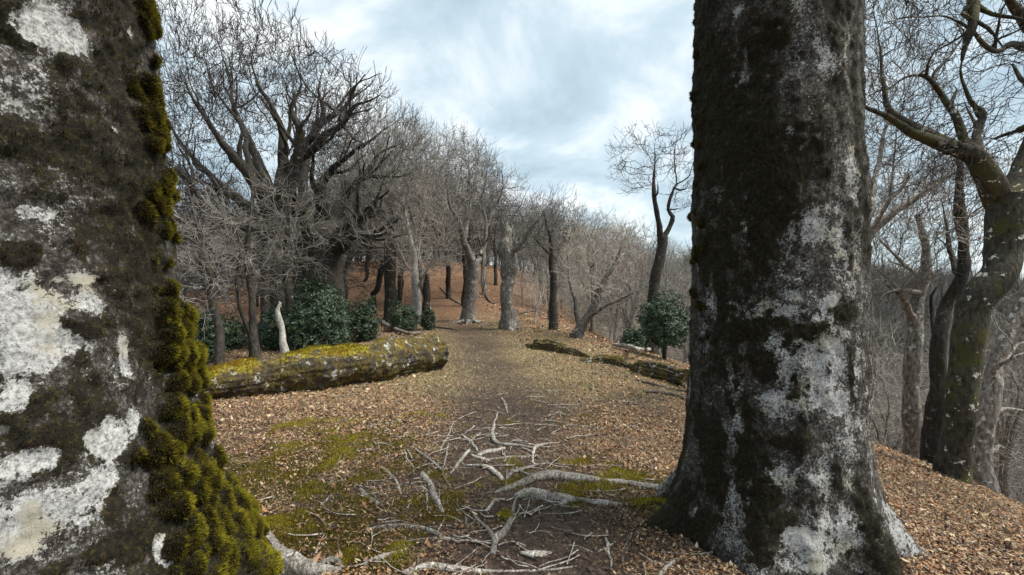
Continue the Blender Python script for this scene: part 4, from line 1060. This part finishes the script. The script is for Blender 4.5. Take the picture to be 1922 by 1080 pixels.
bush('evergreen_shrub', 'evergreen shrub at the right shoulder of the largest one', 684, 558, 640, 27, 0.45, 4, 900)
bush('evergreen_shrub', 'small rounded evergreen bush right of the big shrubs and left of the path', 758, 566, 622, 26, 0.45, 5, 800)
bush('evergreen_shrub', 'smallest upright evergreen bush at the edge of the path', 804, 578, 620, 14, 0.25, 6, 360)
bush('evergreen_shrub', 'dark evergreen scrub low among the left-hand saplings', 430, 590, 655, 36, 0.5, 7, 700)
shrub('holly_bush', 'round-headed evergreen on a thin stem against the right trunk', 1247, 606, 12.0, 44, 46, 0.6, 8, n=1700, stem=0.02, leaf=0.06)
shrub('evergreen_shrub', 'small dim evergreen shrub down the slope left of the round-headed one', 1190, 640, 14.0, 24, 24, 0.35, 9, n=500, leaf=0.06)

# ------------------------------------------------------------------ fallen logs
def log_mat(name, moss_a, moss_b, top=0.25):
    m, nt, b = new_mat(name); T = NT(nt); co = T.coord('Object')
    fine = T.noise(co, 40, 5, 0.7)
    c = T.ramp(fine, [(0.34, (0.012, 0.010, 0.008)), (0.55, (0.05, 0.041, 0.03)), (0.75, (0.14, 0.122, 0.098))])
    c = T.mix(T.step(T.noise(co, 6, 6, 0.75), 0.40, 0.56), c, T.mix(T.step(T.noise(co, 30, 4, 0.7), 0.35, 0.65), (0.03, 0.024, 0.008), (0.14, 0.10, 0.02)))
    c = T.mix(T.step(T.noise(co, 8, 6, 0.78), 0.565, 0.62), c, T.mix(T.step(T.noise(co, 60, 3, 0.7), 0.35, 0.65), (0.24, 0.24, 0.21), (0.50, 0.50, 0.46)))
    mo = T.math('ADD', T.attr('moss'), T.math('MULTIPLY', T.math('SUBTRACT', T.noise(co, 18, 5, 0.75), 0.5), 0.9))
    c = T.mix(T.step(mo, 0.45, 0.6), c, T.mix(T.step(T.noise(co, 1.3, 3), 0.42, 0.58), moss_a, moss_b))
    T.L.new(c, b.inputs['Base Color']); T.L.new(T.bump(fine, 0.02, 0.9), b.inputs['Normal'])
    return m
def log_mesh(axis, seed, nl, na, rough, ridged=0.0, moss_w=1.0, flat=1.0):
    ax = spline(axis, 0.03 if nl is None else 1e9); L = np.linspace(0, len(axis) - 1, nl)
    s_ = spline(axis, 0.02); q = np.linspace(0, len(s_) - 1, nl)
    A = np.stack([np.interp(q, np.arange(len(s_)), s_[:, i]) for i in range(4)], 1)
    d = unit(np.gradient(A[:, :3], axis=0)); side = unit(np.cross(d, np.array([0, 0, 1.0]))); up = np.cross(side, d)
    th = np.linspace(0, 2 * PI, na, endpoint=False)
    V = A[:, None, :3] + A[:, 3][:, None, None] * (np.cos(th)[None, :, None] * side[:, None] + flat * np.sin(th)[None, :, None] * up[:, None])
    nrm = unit(V - A[:, None, :3]); flatV = V.reshape(-1, 3); nf = nrm.reshape(-1, 3)
    e = rough * (fbm(flatV * 3, 4, seed) + 0.35 * fbm(flatV * 12, 3, seed + 1) + 0.15 * fbm(flatV * 36, 2, seed + 2))
    if ridged: e = e - ridged * np.abs(fbm(np.c_[np.tile(th, nl) * 4.0, np.repeat(q, na) * 0.008, np.zeros(nl * na)], 3, seed + 3))
    moss = moss_w * (smooth(0.1, 1.0, nf[:, 2]) * 0.75 + 0.75 * fbm(flatV * 2.6, 4, seed + 4))
    moss = moss - 0.5 * smooth(0.72, 0.9, np.repeat(q / q.max(), na)) * moss_w
    e = e + 0.025 * smooth(0.4, 0.7, moss) * (0.5 + np.abs(fbm(flatV * 14, 3, seed + 6)))
    V = flatV + nf * e[:, None]
    a = np.arange(na); b2 = (a + 1) % na; k = np.arange(nl - 1)[:, None] * na
    Q = np.stack([k + a, k + na + a, k + na + b2, k + b2], 2).reshape(-1, 4)
    # broken ends: sunken discs
    c0 = len(V); r0_, r1_ = V[:na], V[-na:]
    V = np.vstack([V, r0_, r1_, A[0, :3] + d[0] * 0.05, A[-1, :3] - d[-1] * 0.05])
    e0 = np.stack([c0 + a, c0 + b2, np.full(na, c0 + 2 * na)], 1); e1 = np.stack([c0 + na + b2, c0 + na + a, np.full(na, c0 + 2 * na + 1)], 1)
    return V, Q, np.concatenate([e0, e1]), np.append(moss, np.full(2 * na + 2, -1.0)), np.vstack([nf, np.repeat(-d[:1], na, 0), np.repeat(d[-1:], na, 0), -d[:1], d[-1:]])
MLOG = log_mat('mossy_log_bark', (0.27, 0.225, 0.022), (0.25, 0.155, 0.02))
MROT = log_mat('rotten_wood', (0.07, 0.06, 0.02), (0.09, 0.065, 0.025))
def make_log(name, label, axis, mat, seed, nl, na, rough, ridged, moss_w, fuzz_n=0, flat=1.0):
    V, Q, E, ms, nf = log_mesh(axis, seed, nl, na, rough, ridged, moss_w, flat)
    b0 = np.array([axis[0][0], axis[0][1], gz(axis[0][0], axis[0][1])])
    root = thing(name, label, 'log', b0)
    wd = obj('wood', mesh_np('wood', V - b0, tris=E, quads=Q, attrs={'moss': ms}), mat, root)
    if fuzz_n:
        w = smooth(0.45, 0.75, ms) + 1e-9; w = w / w.sum(); ids = RNG.choice(len(w), fuzz_n, p=w)
        p = V[ids] + RNG.normal(0, 0.012, (fuzz_n, 3)) - 0.004 * nf[ids]
        Vf, Tf, _ = blades(p, nf[ids] + RNG.normal(0, 0.5, (fuzz_n, 3)), RNG.uniform(0.012, 0.03, fuzz_n), 0.007)
        t = smooth(-0.25, 0.25, fbm(p * 1.1, 3, seed + 8))[:, None]
        c = (np.array([0.25, 0.21, 0.018]) * (1 - t) + np.array([0.30, 0.18, 0.018]) * t) * RNG.uniform(0.35, 1.25, (fuzz_n, 1))
        o = obj('moss', mesh_np('moss', Vf - b0, tris=Tf, smooth_shade=False, cols=np.repeat(c, 3, 0)), M_MOSS, wd); o['kind'] = 'stuff'
    return root
def lp(px, pyb, r, d=None, sink=0.06):
    """log centre above the ground point seen at px,pyb"""
    g = on_ground(px, pyb); return (g[0], g[1] + r * 0.6, gz(g[0], g[1] + r * 0.6) + r - sink, r)
make_log('fallen_log', 'long mossy fallen log lying left of the path, yellow-green moss along its top',
         [lp(300, 762, 0.22), lp(400, 752, 0.24), lp(500, 742, 0.28), lp(600, 733, 0.32), lp(700, 718, 0.33), lp(760, 704, 0.345), lp(812, 695, 0.36)], MLOG, 71, 300, 110, 0.075, 0.05, 1.0, 26000)
make_log('rotten_log', 'upper grey piece of the crumbling log nearest the path on the right', [lp(1003, 646, 0.09), lp(1030, 649, 0.11), lp(1065, 653, 0.07)], MROT, 72, 80, 50, 0.07, 0.09, 0.5, 300)
bpy.context.view_layer.update()
make_log('rotten_log', 'long split grey log crumbling along the right edge of the clearing', [lp(990, 653, 0.10), lp(1040, 660, 0.12), lp(1080, 667, 0.09), lp(1115, 675, 0.05)], MROT, 73, 120, 60, 0.08, 0.11, 0.45, 300)
make_log('rotten_log', 'mossy rotten log fragment lying midway between the two longer decaying logs', [lp(1090, 681, 0.06), lp(1140, 683, 0.11), lp(1192, 696, 0.08)], MROT, 74, 80, 50, 0.07, 0.09, 0.75, 900)
make_log('rotten_log', 'flattened fibrous log ending against the right trunk', [lp(1185, 698, 0.08), lp(1210, 703, 0.14), lp(1250, 716, 0.17), lp(1300, 733, 0.18)], MROT, 75, 140, 70, 0.08, 0.12, 0.35, 200)

# ------------------------------------------------------------------ roots and sticks on the ground
M_ROOT = bark_mat('bleached_root', (0.09, 0.075, 0.06), (0.43, 0.395, 0.35), (0.07, 0.055, 0.03), 0.57, (0.50, 0.48, 0.44), 0.58, scale=3.0, vary=0.45)
M_STICK = bark_mat('dead_stick', (0.05, 0.04, 0.033), (0.16, 0.135, 0.11), moss_lo=2, lichen_lo=0.7, scale=3.0)
def ground_piece(lines, lift=0.35, zoom=True):
    out = []
    for L in lines:
        pts = []
        for i, (X, Y, w) in enumerate(L):
            px, py = (600 + X / 2.746, 700 + Y / 2.746) if zoom else (X, Y)
            g = on_ground(px, py); r = (w * 0.98 / 2.746 if zoom else w) / FPX * g[1]
            pts.append((g[0], g[1], g[2] + r * lift, r))
        out.append(pts)
    return out
def root_piece(name, label, cat, lines, mat, seed, parent=None, lift=0.5, zoom=True, group=None):
    rng = np.random.default_rng(seed)
    L = ground_piece(lines, lift, zoom)
    Lw = []
    for l in L:
        s_ = spline(l, 0.035); nrm = fbm(s_[:, :3] * 9, 2, seed); s_[:, 0] += 0.012 * nrm; s_[:, 1] += 0.012 * fbm(s_[:, :3] * 9 + 7, 2, seed)
        s_[:, 3] *= 1 + 0.3 * fbm(s_[:, :3] * 6, 2, seed + 3); s_[:, 2] += s_[:, 3] * 0.6 * fbm(s_[:, :3] * 7 + 3, 2, seed + 4)
        s_ = np.vstack([s_, s_[-1] + np.array([0.0, 0.0, -0.004, 0])]); s_[-1, 3] = 0.001
        s_ = np.vstack([s_[0] + np.array([0, 0, -0.004, 0]), s_]); s_[0, 3] = 0.001
        Lw.append(s_)
    Vs, Qs, o_ = [], [], 0
    for s_ in Lw:
        rr_ = np.maximum(s_[:, 3], 0.0305) if False else s_[:, 3]
        V, Q = tubes8(s_[:, :3], rr_, 0.22, seed); Vs.append(V); Qs.append(Q + o_); o_ += len(V)
    V, Q = np.concatenate(Vs), np.concatenate(Qs)
    if parent is not None:
        return obj(name, mesh_np(name, V - np.array(parent.location), quads=Q), mat, parent)
    b0 = np.array(L[0][0][:3]); b0[2] = gz(b0[0], b0[1])
    o = obj(name, mesh_np(name, V - b0, quads=Q), mat, None, b0)
    return tag(o, label, cat, group)
def tubes8(p, r, rough, seed, k=8):
    d = unit(np.gradient(p, axis=0)); u = unit(np.cross(d, np.array([0.13, 0.21, 0.97]))); v = np.cross(d, u)
    a = np.arange(k) / k * 2 * PI
    V = p[:, None] + r[:, None, None] * (np.cos(a)[None, :, None] * u[:, None] + np.sin(a)[None, :, None] * v[:, None])
    f = V.reshape(-1, 3); off = f - np.repeat(p, k, 0); f = np.repeat(p, k, 0) + off * (1 + rough * (fbm(f * 10, 2, seed) + 0.9 * fbm(f * 45, 2, seed + 2) + np.tile(0.9 * np.cos(2 * a + seed), len(p))))[:, None]
    j = np.arange(k); j2 = (j + 1) % k; b = np.arange(len(p) - 1)[:, None] * k
    return f, np.stack([b + j, b + j2, b + k + j2, b + k + j], 2).reshape(-1, 4)
# roots that belong to the two great trunks
root_piece('root', None, None, [[(1760, 600, 18), (1680, 590, 18), (1560, 575, 20), (1430, 565, 22), (1300, 555, 26), (1180, 545, 26), (1080, 565, 22), (1000, 590, 14), (905, 625, 9)], [(1440, 570, 12), (1432, 628, 9)]], M_ROOT, 1, RB.root)
root_piece('root', None, None, [[(1560, 690, 12), (1430, 675, 12), (1350, 660, 12), (1270, 660, 22), (1150, 645, 28), (1050, 640, 22), (1005, 650, 11)], [(1290, 655, 12), (1240, 690, 9)]], M_ROOT, 2, RB.root)
root_piece('root', None, None, [[(470, 1010, 26), (520, 1050, 24), (565, 1072, 20), (605, 1078, 13), (640, 1074, 6)], [(600, 1068, 9), (630, 1058, 9), (645, 1072, 4)]], M_ROOT, 3, LB.root, zoom=False, lift=0.15)
RT = [
 ('short pale root tip farthest out along the trodden path', [[(938, 130, 4), (955, 170, 7), (968, 215, 4)]]),
 ('long bleached root bending from upright to level, farthest of the tangle', [[(917, 208, 4), (893, 300, 9), (910, 368, 11), (1000, 378, 10), (1100, 390, 8)]]),
 ('curved root hooking down at the right of the tangle', [[(1235, 360, 3), (1160, 372, 8), (1115, 392, 9), (1098, 440, 7), (1105, 472, 6), (1165, 466, 4)]]),
 ('short thick root arching left inside the tangle', [[(950, 390, 8), (880, 408, 11), (808, 432, 8)]]),
 ('level thin root crossing the middle of the tangle', [[(1095, 437, 5), (980, 440, 8), (870, 447, 5)]]),
 ('knobbly crossed root at the upper left of the tangle', [[(730, 322, 5), (775, 360, 11), (812, 408, 8)], [(815, 320, 3), (775, 362, 5)]]),
 ('straight root slanting down left from the tangle', [[(770, 407, 8), (730, 455, 11), (672, 525, 6)]]),
 ('short root stub meeting the arching root from the left', [[(783, 425, 6), (830, 445, 9), (880, 460, 6)]]),
 ('stout hooked root at the near side of the tangle', [[(740, 478, 4), (820, 485, 9), (880, 500, 13), (942, 558, 9)]]),
 ('forked root with a small upright prong right of the stout hooked one', [[(1170, 465, 4), (1080, 490, 8), (1000, 515, 9), (960, 550, 6)], [(1008, 468, 4), (985, 518, 6)]]),
 ('small arched root just left of the two thick roots from the right trunk', [[(955, 655, 5), (900, 665, 10), (858, 722, 7)]]),
 ('wishbone-shaped root standing out at the bottom of the path', [[(1055, 595, 4), (1010, 660, 9), (985, 760, 13), (940, 840, 18), (905, 860, 22), (893, 940, 17)], [(720, 690, 3), (780, 715, 8), (830, 775, 10), (870, 820, 14), (900, 862, 16)], [(752, 720, 3), (762, 790, 6), (805, 765, 6)]]),
 ('thick bleached root pointing away up the path, left of the tangle', [[(525, 530, 12), (560, 570, 18), (600, 660, 18), (650, 748, 6)]]),
 ('thin angled root beside the thick one that points up the path', [[(505, 590, 4), (548, 608, 6), (552, 715, 4)]]),
 ('short white root lying slantwise in the moss', [[(203, 603, 8), (240, 640, 12), (325, 692, 8)]]),
 ('bent root curving down among the moss patches', [[(318, 485, 5), (370, 530, 8), (405, 580, 8), (420, 630, 4)]]),
 ('long straight thin root slanting toward the thick upward one', [[(478, 385, 5), (560, 450, 9), (620, 500, 9), (655, 565, 4)]]),
 ('small forked root at the far edge of the moss', [[(437, 400, 3), (455, 455, 6), (495, 500, 4)], [(455, 400, 4), (480, 450, 5)]]),
 ('long white root lying level across the foreground', [[(235, 812, 9), (370, 790, 12), (480, 800, 14), (580, 825, 13), (640, 855, 10), (735, 872, 4)], [(560, 800, 6), (685, 788, 3)]]),
 ('stubby lichened root slanting up at the bottom left of the path', [[(225, 1002, 12), (330, 965, 20), (400, 945, 18), (455, 905, 7)]]),
 ('long dark-ended root along the bottom edge of the picture', [[(420, 1035, 12), (560, 1012, 22), (700, 1020, 20), (790, 1030, 14), (900, 1025, 8), (1050, 1020, 7), (1200, 1015, 6), (1320, 998, 4)]]),
 ('flat pale root knuckle below the wishbone-shaped root', [[(1035, 930, 8), (1110, 945, 17), (1195, 930, 6)]]),
 ('little pale stub at the left end of the scattered roots', [[(8, 682, 6), (60, 635, 8)]]),
 ('thin twig-like root standing beyond the moss', [[(688, 255, 3), (660, 330, 4), (620, 405, 3)]]),
 ('thin short twig-like root between two longer slanting ones', [[(665, 365, 3), (655, 430, 5), (640, 490, 3)]]),
 ('tiny pale stick upright in the picture beside a bright moss cushion', [[(295, 345, 3), (303, 380, 4), (307, 430, 3)]]),
 ('split pale root tip poking from the foot of the right trunk', [[(1470, 850, 4), (1490, 900, 8), (1500, 1000, 6)], [(1520, 870, 4), (1485, 905, 7), (1430, 920, 4)]]),
 ('white root stub in the lower right corner below the right trunk', [[(1835, 965, 8), (1790, 1000, 12), (1745, 1045, 8)]]),
]
for i, (lb, ln) in enumerate(RT):
    root_piece('exposed_root', lb, 'root', ln, M_ROOT, 400 + i, group='bleached roots across the path')
root_piece('fallen_branch', 'bare grey branch lying over the far end of the mossy log', 'branch', [[(712, 606, 2.5), (735, 622, 3.5), (768, 632, 3), (790, 628, 2)]], M_STICK, 501, lift=2.0, zoom=False)
root_piece('fallen_branch', 'thin dark stick on the leaves beyond the end of the mossy log', 'branch', [[(800, 613, 1.5), (830, 617, 2), (857, 620, 1.2)]], M_STICK, 502, zoom=False, lift=1.0)
root_piece('fallen_branch', 'dark stick lying in leaves left of the right trunk', 'branch', [[(1195, 715, 2.5), (1235, 727, 3), (1290, 738, 3)]], M_STICK, 503, zoom=False, lift=0.8)
root_piece('fallen_branch', 'grey weathered stick nearest the right trunk', 'branch', [[(1208, 738, 3), (1250, 742, 4), (1290, 752, 3)]], M_STICK, 504, zoom=False, lift=0.8)
root_piece('fallen_branch', 'curved grey bough rising from the rotten logs', 'branch', [[(1150, 652, 2), (1175, 660, 4), (1215, 664, 3), (1240, 660, 2)]], M_ROOT, 505, zoom=False, lift=2.5)
rs = random.Random(9)
for i, (lb, L) in enumerate([('fallen grey bough on the brown slope left of the forked silvery-rooted beech', [(826, 566, 1.2), (845, 572, 1.6), (868, 574, 1.0)]),
                             ('dark fallen bough on the brown slope between the forked beech and the snag', [(905, 566, 1.0), (920, 572, 1.5), (938, 571, 0.9)]),
                             ('broken bough on the brown slope right of the snag', [(975, 590, 1.2), (1000, 586, 1.6), (1022, 592, 1.0)]),
                             ('thin fallen branch lying beside the path before the forked beech', [(835, 612, 1.0), (850, 606, 1.5), (868, 610, 0.9)])]):
    root_piece('fallen_branch', lb, 'branch', [L], M_STICK, 520 + i, zoom=False, lift=1.2)
stn = []
for i in range(420):                                           # small broken twigs in the litter
    x = rs.uniform(-4, 5.5); y = rs.uniform(2.2, 11); a = rs.uniform(0, 6.28); L = rs.uniform(0.06, 0.32)
    t = np.linspace(0, 1, 5); xs = x + math.cos(a) * L * t; ys = y + math.sin(a) * L * t + 0.02 * np.sin(t * 4 + a)
    stn.append(np.c_[xs, ys, ground(xs, ys) + 0.012 + 0.01 * rs.random(), np.full(5, rs.uniform(0.0015, 0.0045))])
for i in range(170):                                           # denser round the bleached roots
    x = rs.gauss(-0.3, 0.75); y = rs.uniform(2.5, 5.6); a = rs.uniform(0, 6.28); L = rs.uniform(0.08, 0.38)
    t = np.linspace(0, 1, 5); xs = x + math.cos(a) * L * t; ys = y + math.sin(a) * L * t + 0.03 * np.sin(t * 4 + a)
    stn.append(np.c_[xs, ys, ground(xs, ys) + 0.010 + 0.01 * rs.random(), rs.uniform(0.003, 0.0075) * (1 - 0.6 * t)])
Vs, Qs, o_ = [], [], 0
for s_ in stn:
    V, Q = tubes8(s_[:, :3], s_[:, 3], 0.1, 1, 4); Vs.append(V); Qs.append(Q + o_); o_ += len(V)
st = obj('twig_litter', mesh_np('twig_litter', np.concatenate(Vs), quads=np.concatenate(Qs)), M_ROOT)
tag(st, 'small broken twigs strewn through the leaf litter', 'twigs', kind='stuff')

# ------------------------------------------------------------------ leaf litter, grass, ground moss
LEAFC = np.array([[0.47, 0.32, 0.185], [0.37, 0.225, 0.125], [0.31, 0.155, 0.075], [0.16, 0.088, 0.055], [0.54, 0.43, 0.275], [0.095, 0.058, 0.04], [0.40, 0.21, 0.09], [0.06, 0.04, 0.03], [0.25, 0.19, 0.14]])
def outside_trunks(x, y):
    a1 = np.hypot(x + 1.87, y - 1.66) > 0.95; a2 = np.hypot(x - 1.62, y - 2.99) > 0.62
    return a1 & a2
def scatter(n, dens, lo, hi):
    out = np.zeros((0, 2))
    while len(out) < n:
        y = lo * (hi / lo) ** RNG.uniform(0, 1, n * 2)               # even in the picture rather than on the ground
        x = y * RNG.uniform(-1.12, 1.25, len(y))
        k = (RNG.uniform(0, 1, len(y)) < dens(x, y)) & outside_trunks(x, y) & (x < 7.5)
        out = np.vstack([out, np.stack([x[k], y[k]], 1)])
    return out[:n]
def gnormal(x, y):
    e_ = 0.06; gx_ = (ground(x + e_, y) - ground(x - e_, y)) / (2 * e_); gy_ = (ground(x, y + e_) - ground(x, y - e_)) / (2 * e_)
    return unit(np.stack([-gx_, -gy_, np.ones_like(gx_)], 1))
def leaf_mesh(n, lo, hi, size, fine=False):
    xy = scatter(n, lambda x, y: np.clip(litter_mask(x, y) * 0.9 + 0.08, 0, 1) * (1 - 0.6 * path_mask(x, y)), lo, hi); x, y = xy[:, 0], xy[:, 1]
    g = np.stack([x, y, ground(x, y) + RNG.uniform(0.002, 0.022, n)], 1); nn = unit(gnormal(x, y) + RNG.normal(0, 0.5, (n, 3)))
    u = unit(np.cross(nn, RNG.normal(0, 1, (n, 3)))); v = np.cross(nn, u)
    L = size * np.exp(RNG.normal(-0.05, 0.36, (n, 1))) * (1 + 0.05 * np.clip(y - 5, 0, 12))[:, None]
    c = LEAFC[RNG.integers(0, len(LEAFC), n)] * RNG.uniform(0.55, 1.15, (n, 1)) * np.clip(0.95 + 0.5 * n2(x, y, 0.9, 3, 55), 0.5, 1.25)[:, None]
    pm_ = path_mask(x, y)[:, None]; c = c * (1 - 0.42 * pm_); L = L * (1 - 0.35 * pm_)
    w = L * RNG.uniform(0.12, 0.32, (n, 1)); cu = RNG.uniform(-0.1, 0.55, (n, 1))
    V = np.stack([g - u * L * 0.5 + nn * L * cu * 0.3, g + v * w + nn * w * cu * 1.5, g + u * L * 0.5 + nn * L * cu, g - v * w + nn * w * cu * 1.5], 1)
    k4 = np.arange(n) * 4
    T_ = np.concatenate([np.stack([k4, k4 + 1, k4 + 2], 1), np.stack([k4, k4 + 2, k4 + 3], 1)])
    return V.reshape(-1, 3), T_, np.repeat(c, 4, 0)
parts_ = [leaf_mesh(165000, 1.9, 6.0, 0.0235), leaf_mesh(75000, 5.0, 17.0, 0.034), leaf_mesh(16000, 16.0, 48.0, 0.07)]
V = np.concatenate([p_[0] for p_ in parts_]); T_ = np.concatenate([parts_[0][1], parts_[1][1] + len(parts_[0][0]), parts_[2][1] + len(parts_[0][0]) + len(parts_[1][0])]); C_ = np.concatenate([p_[2] for p_ in parts_])
lf = obj('leaf_litter', mesh_np('leaf_litter', V, tris=T_, smooth_shade=False, cols=C_), M_LEAF, g_ob)
lf['kind'] = 'stuff'
# the nearest leaves, one by one
def one_leaf(seed):
    rng = np.random.default_rng(seed); n = 5; t = np.linspace(0, 1, n); wd = 0.30 * np.sin(PI * np.clip(t * 0.96 + 0.04, 0, 1)) ** 0.8; cu = rng.uniform(0.1, 0.35); fo = rng.uniform(0.1, 0.5)
    mid = np.stack([t - 0.5, 0.04 * np.sin(4 * t), cu * (t - 0.4) ** 2 * 2], 1)
    l = mid + np.stack([0 * t, wd, fo * wd], 1); r = mid + np.stack([0 * t, -wd, fo * wd * rng.uniform(0.5, 1.2)], 1)
    V = np.concatenate([mid, l, r]); a = np.arange(n - 1)
    Q = np.concatenate([np.stack([a, a + 1, n + a + 1, n + a], 1), np.stack([a + 1, a, 2 * n + a, 2 * n + a + 1], 1)])
    c = LEAFC[rng.integers(0, len(LEAFC))] * rng.uniform(0.8, 1.2)
    me = mesh_np('leaf', V, quads=Q, cols=np.tile(c, (len(V), 1))); me.materials.append(M_LEAF); return me
LM = [one_leaf(900 + i) for i in range(14)]
xy = scatter(300, lambda x, y: np.clip(litter_mask(x, y), 0.15, 1), 2.1, 3.6)
zs = ground(xy[:, 0], xy[:, 1]); nn = gnormal(xy[:, 0], xy[:, 1])
for i in range(300):
    o = bpy.data.objects.new('leaf', LM[i % len(LM)]); COL.objects.link(o); o.parent = g_ob
    o.location = (xy[i, 0], xy[i, 1], zs[i] + 0.018)
    o.rotation_euler = (-nn[i, 1] + rs.gauss(0, 0.3), nn[i, 0] + rs.gauss(0, 0.3), rs.uniform(0, 6.28)); s_ = rs.uniform(0.03, 0.046); o.scale = (s_, s_ * rs.uniform(0.45, 0.9), s_)
# dry grass of the clearing
n = 70000
xy = scatter(n, lambda x, y: np.clip(grass_mask(x, y) + 0.08, 0, 1) * (1 - 0.8 * path_mask(x, y)), 3.2, 24); x, y = xy[:, 0], xy[:, 1]
p = np.stack([x, y, ground(x, y) - 0.003], 1)
Vf, Tf, _ = blades(p, np.array([0, 0, 0.55]) + RNG.normal(0, 0.6, (n, 3)) * np.array([1, 1, 0.3]), RNG.uniform(0.025, 0.07, n), 0.004 + 0.0006 * y)
c = np.array([[0.46, 0.37, 0.21], [0.36, 0.31, 0.14], [0.52, 0.43, 0.27], [0.22, 0.21, 0.06]])[RNG.integers(0, 4, n)] * RNG.uniform(0.7, 1.2, (n, 1))
gr = obj('dry_grass', mesh_np('dry_grass', Vf, tris=Tf, smooth_shade=False, cols=np.repeat(c, 3, 0)), M_GRASS)
tag(gr, 'short dry straw-coloured grass on the trodden clearing', 'grass', kind='stuff')
# moss on the ground, heaped into cushions
n = 70000
xy = scatter(n, lambda x, y: moss_mask(x, y) ** 1.5, 1.9, 6.5); x, y = xy[:, 0], xy[:, 1]
hump = np.clip(n2(x, y, 3.4, 3, 91) + 0.15, 0, 1)
p = np.stack([x, y, ground(x, y) + 0.07 * hump - 0.004], 1)
Vf, Tf, _ = blades(p, np.array([0, 0, 0.8]) + RNG.normal(0, 0.5, (n, 3)), RNG.uniform(0.012, 0.028, n), 0.0055)
t = np.clip(hump * 1.7 + RNG.normal(0, 0.15, n), 0, 1)[:, None]
c = (np.array([0.13, 0.098, 0.022]) * (1 - t) + np.array([0.32, 0.275, 0.025]) * t) * RNG.uniform(0.6, 1.3, (n, 1))
gm_ = obj('ground_moss', mesh_np('ground_moss', Vf, tris=Tf, smooth_shade=False, cols=np.repeat(c, 3, 0)), M_MOSS)
tag(gm_, 'olive and yellow-green moss growing on the ground between the roots', 'moss', kind='stuff')
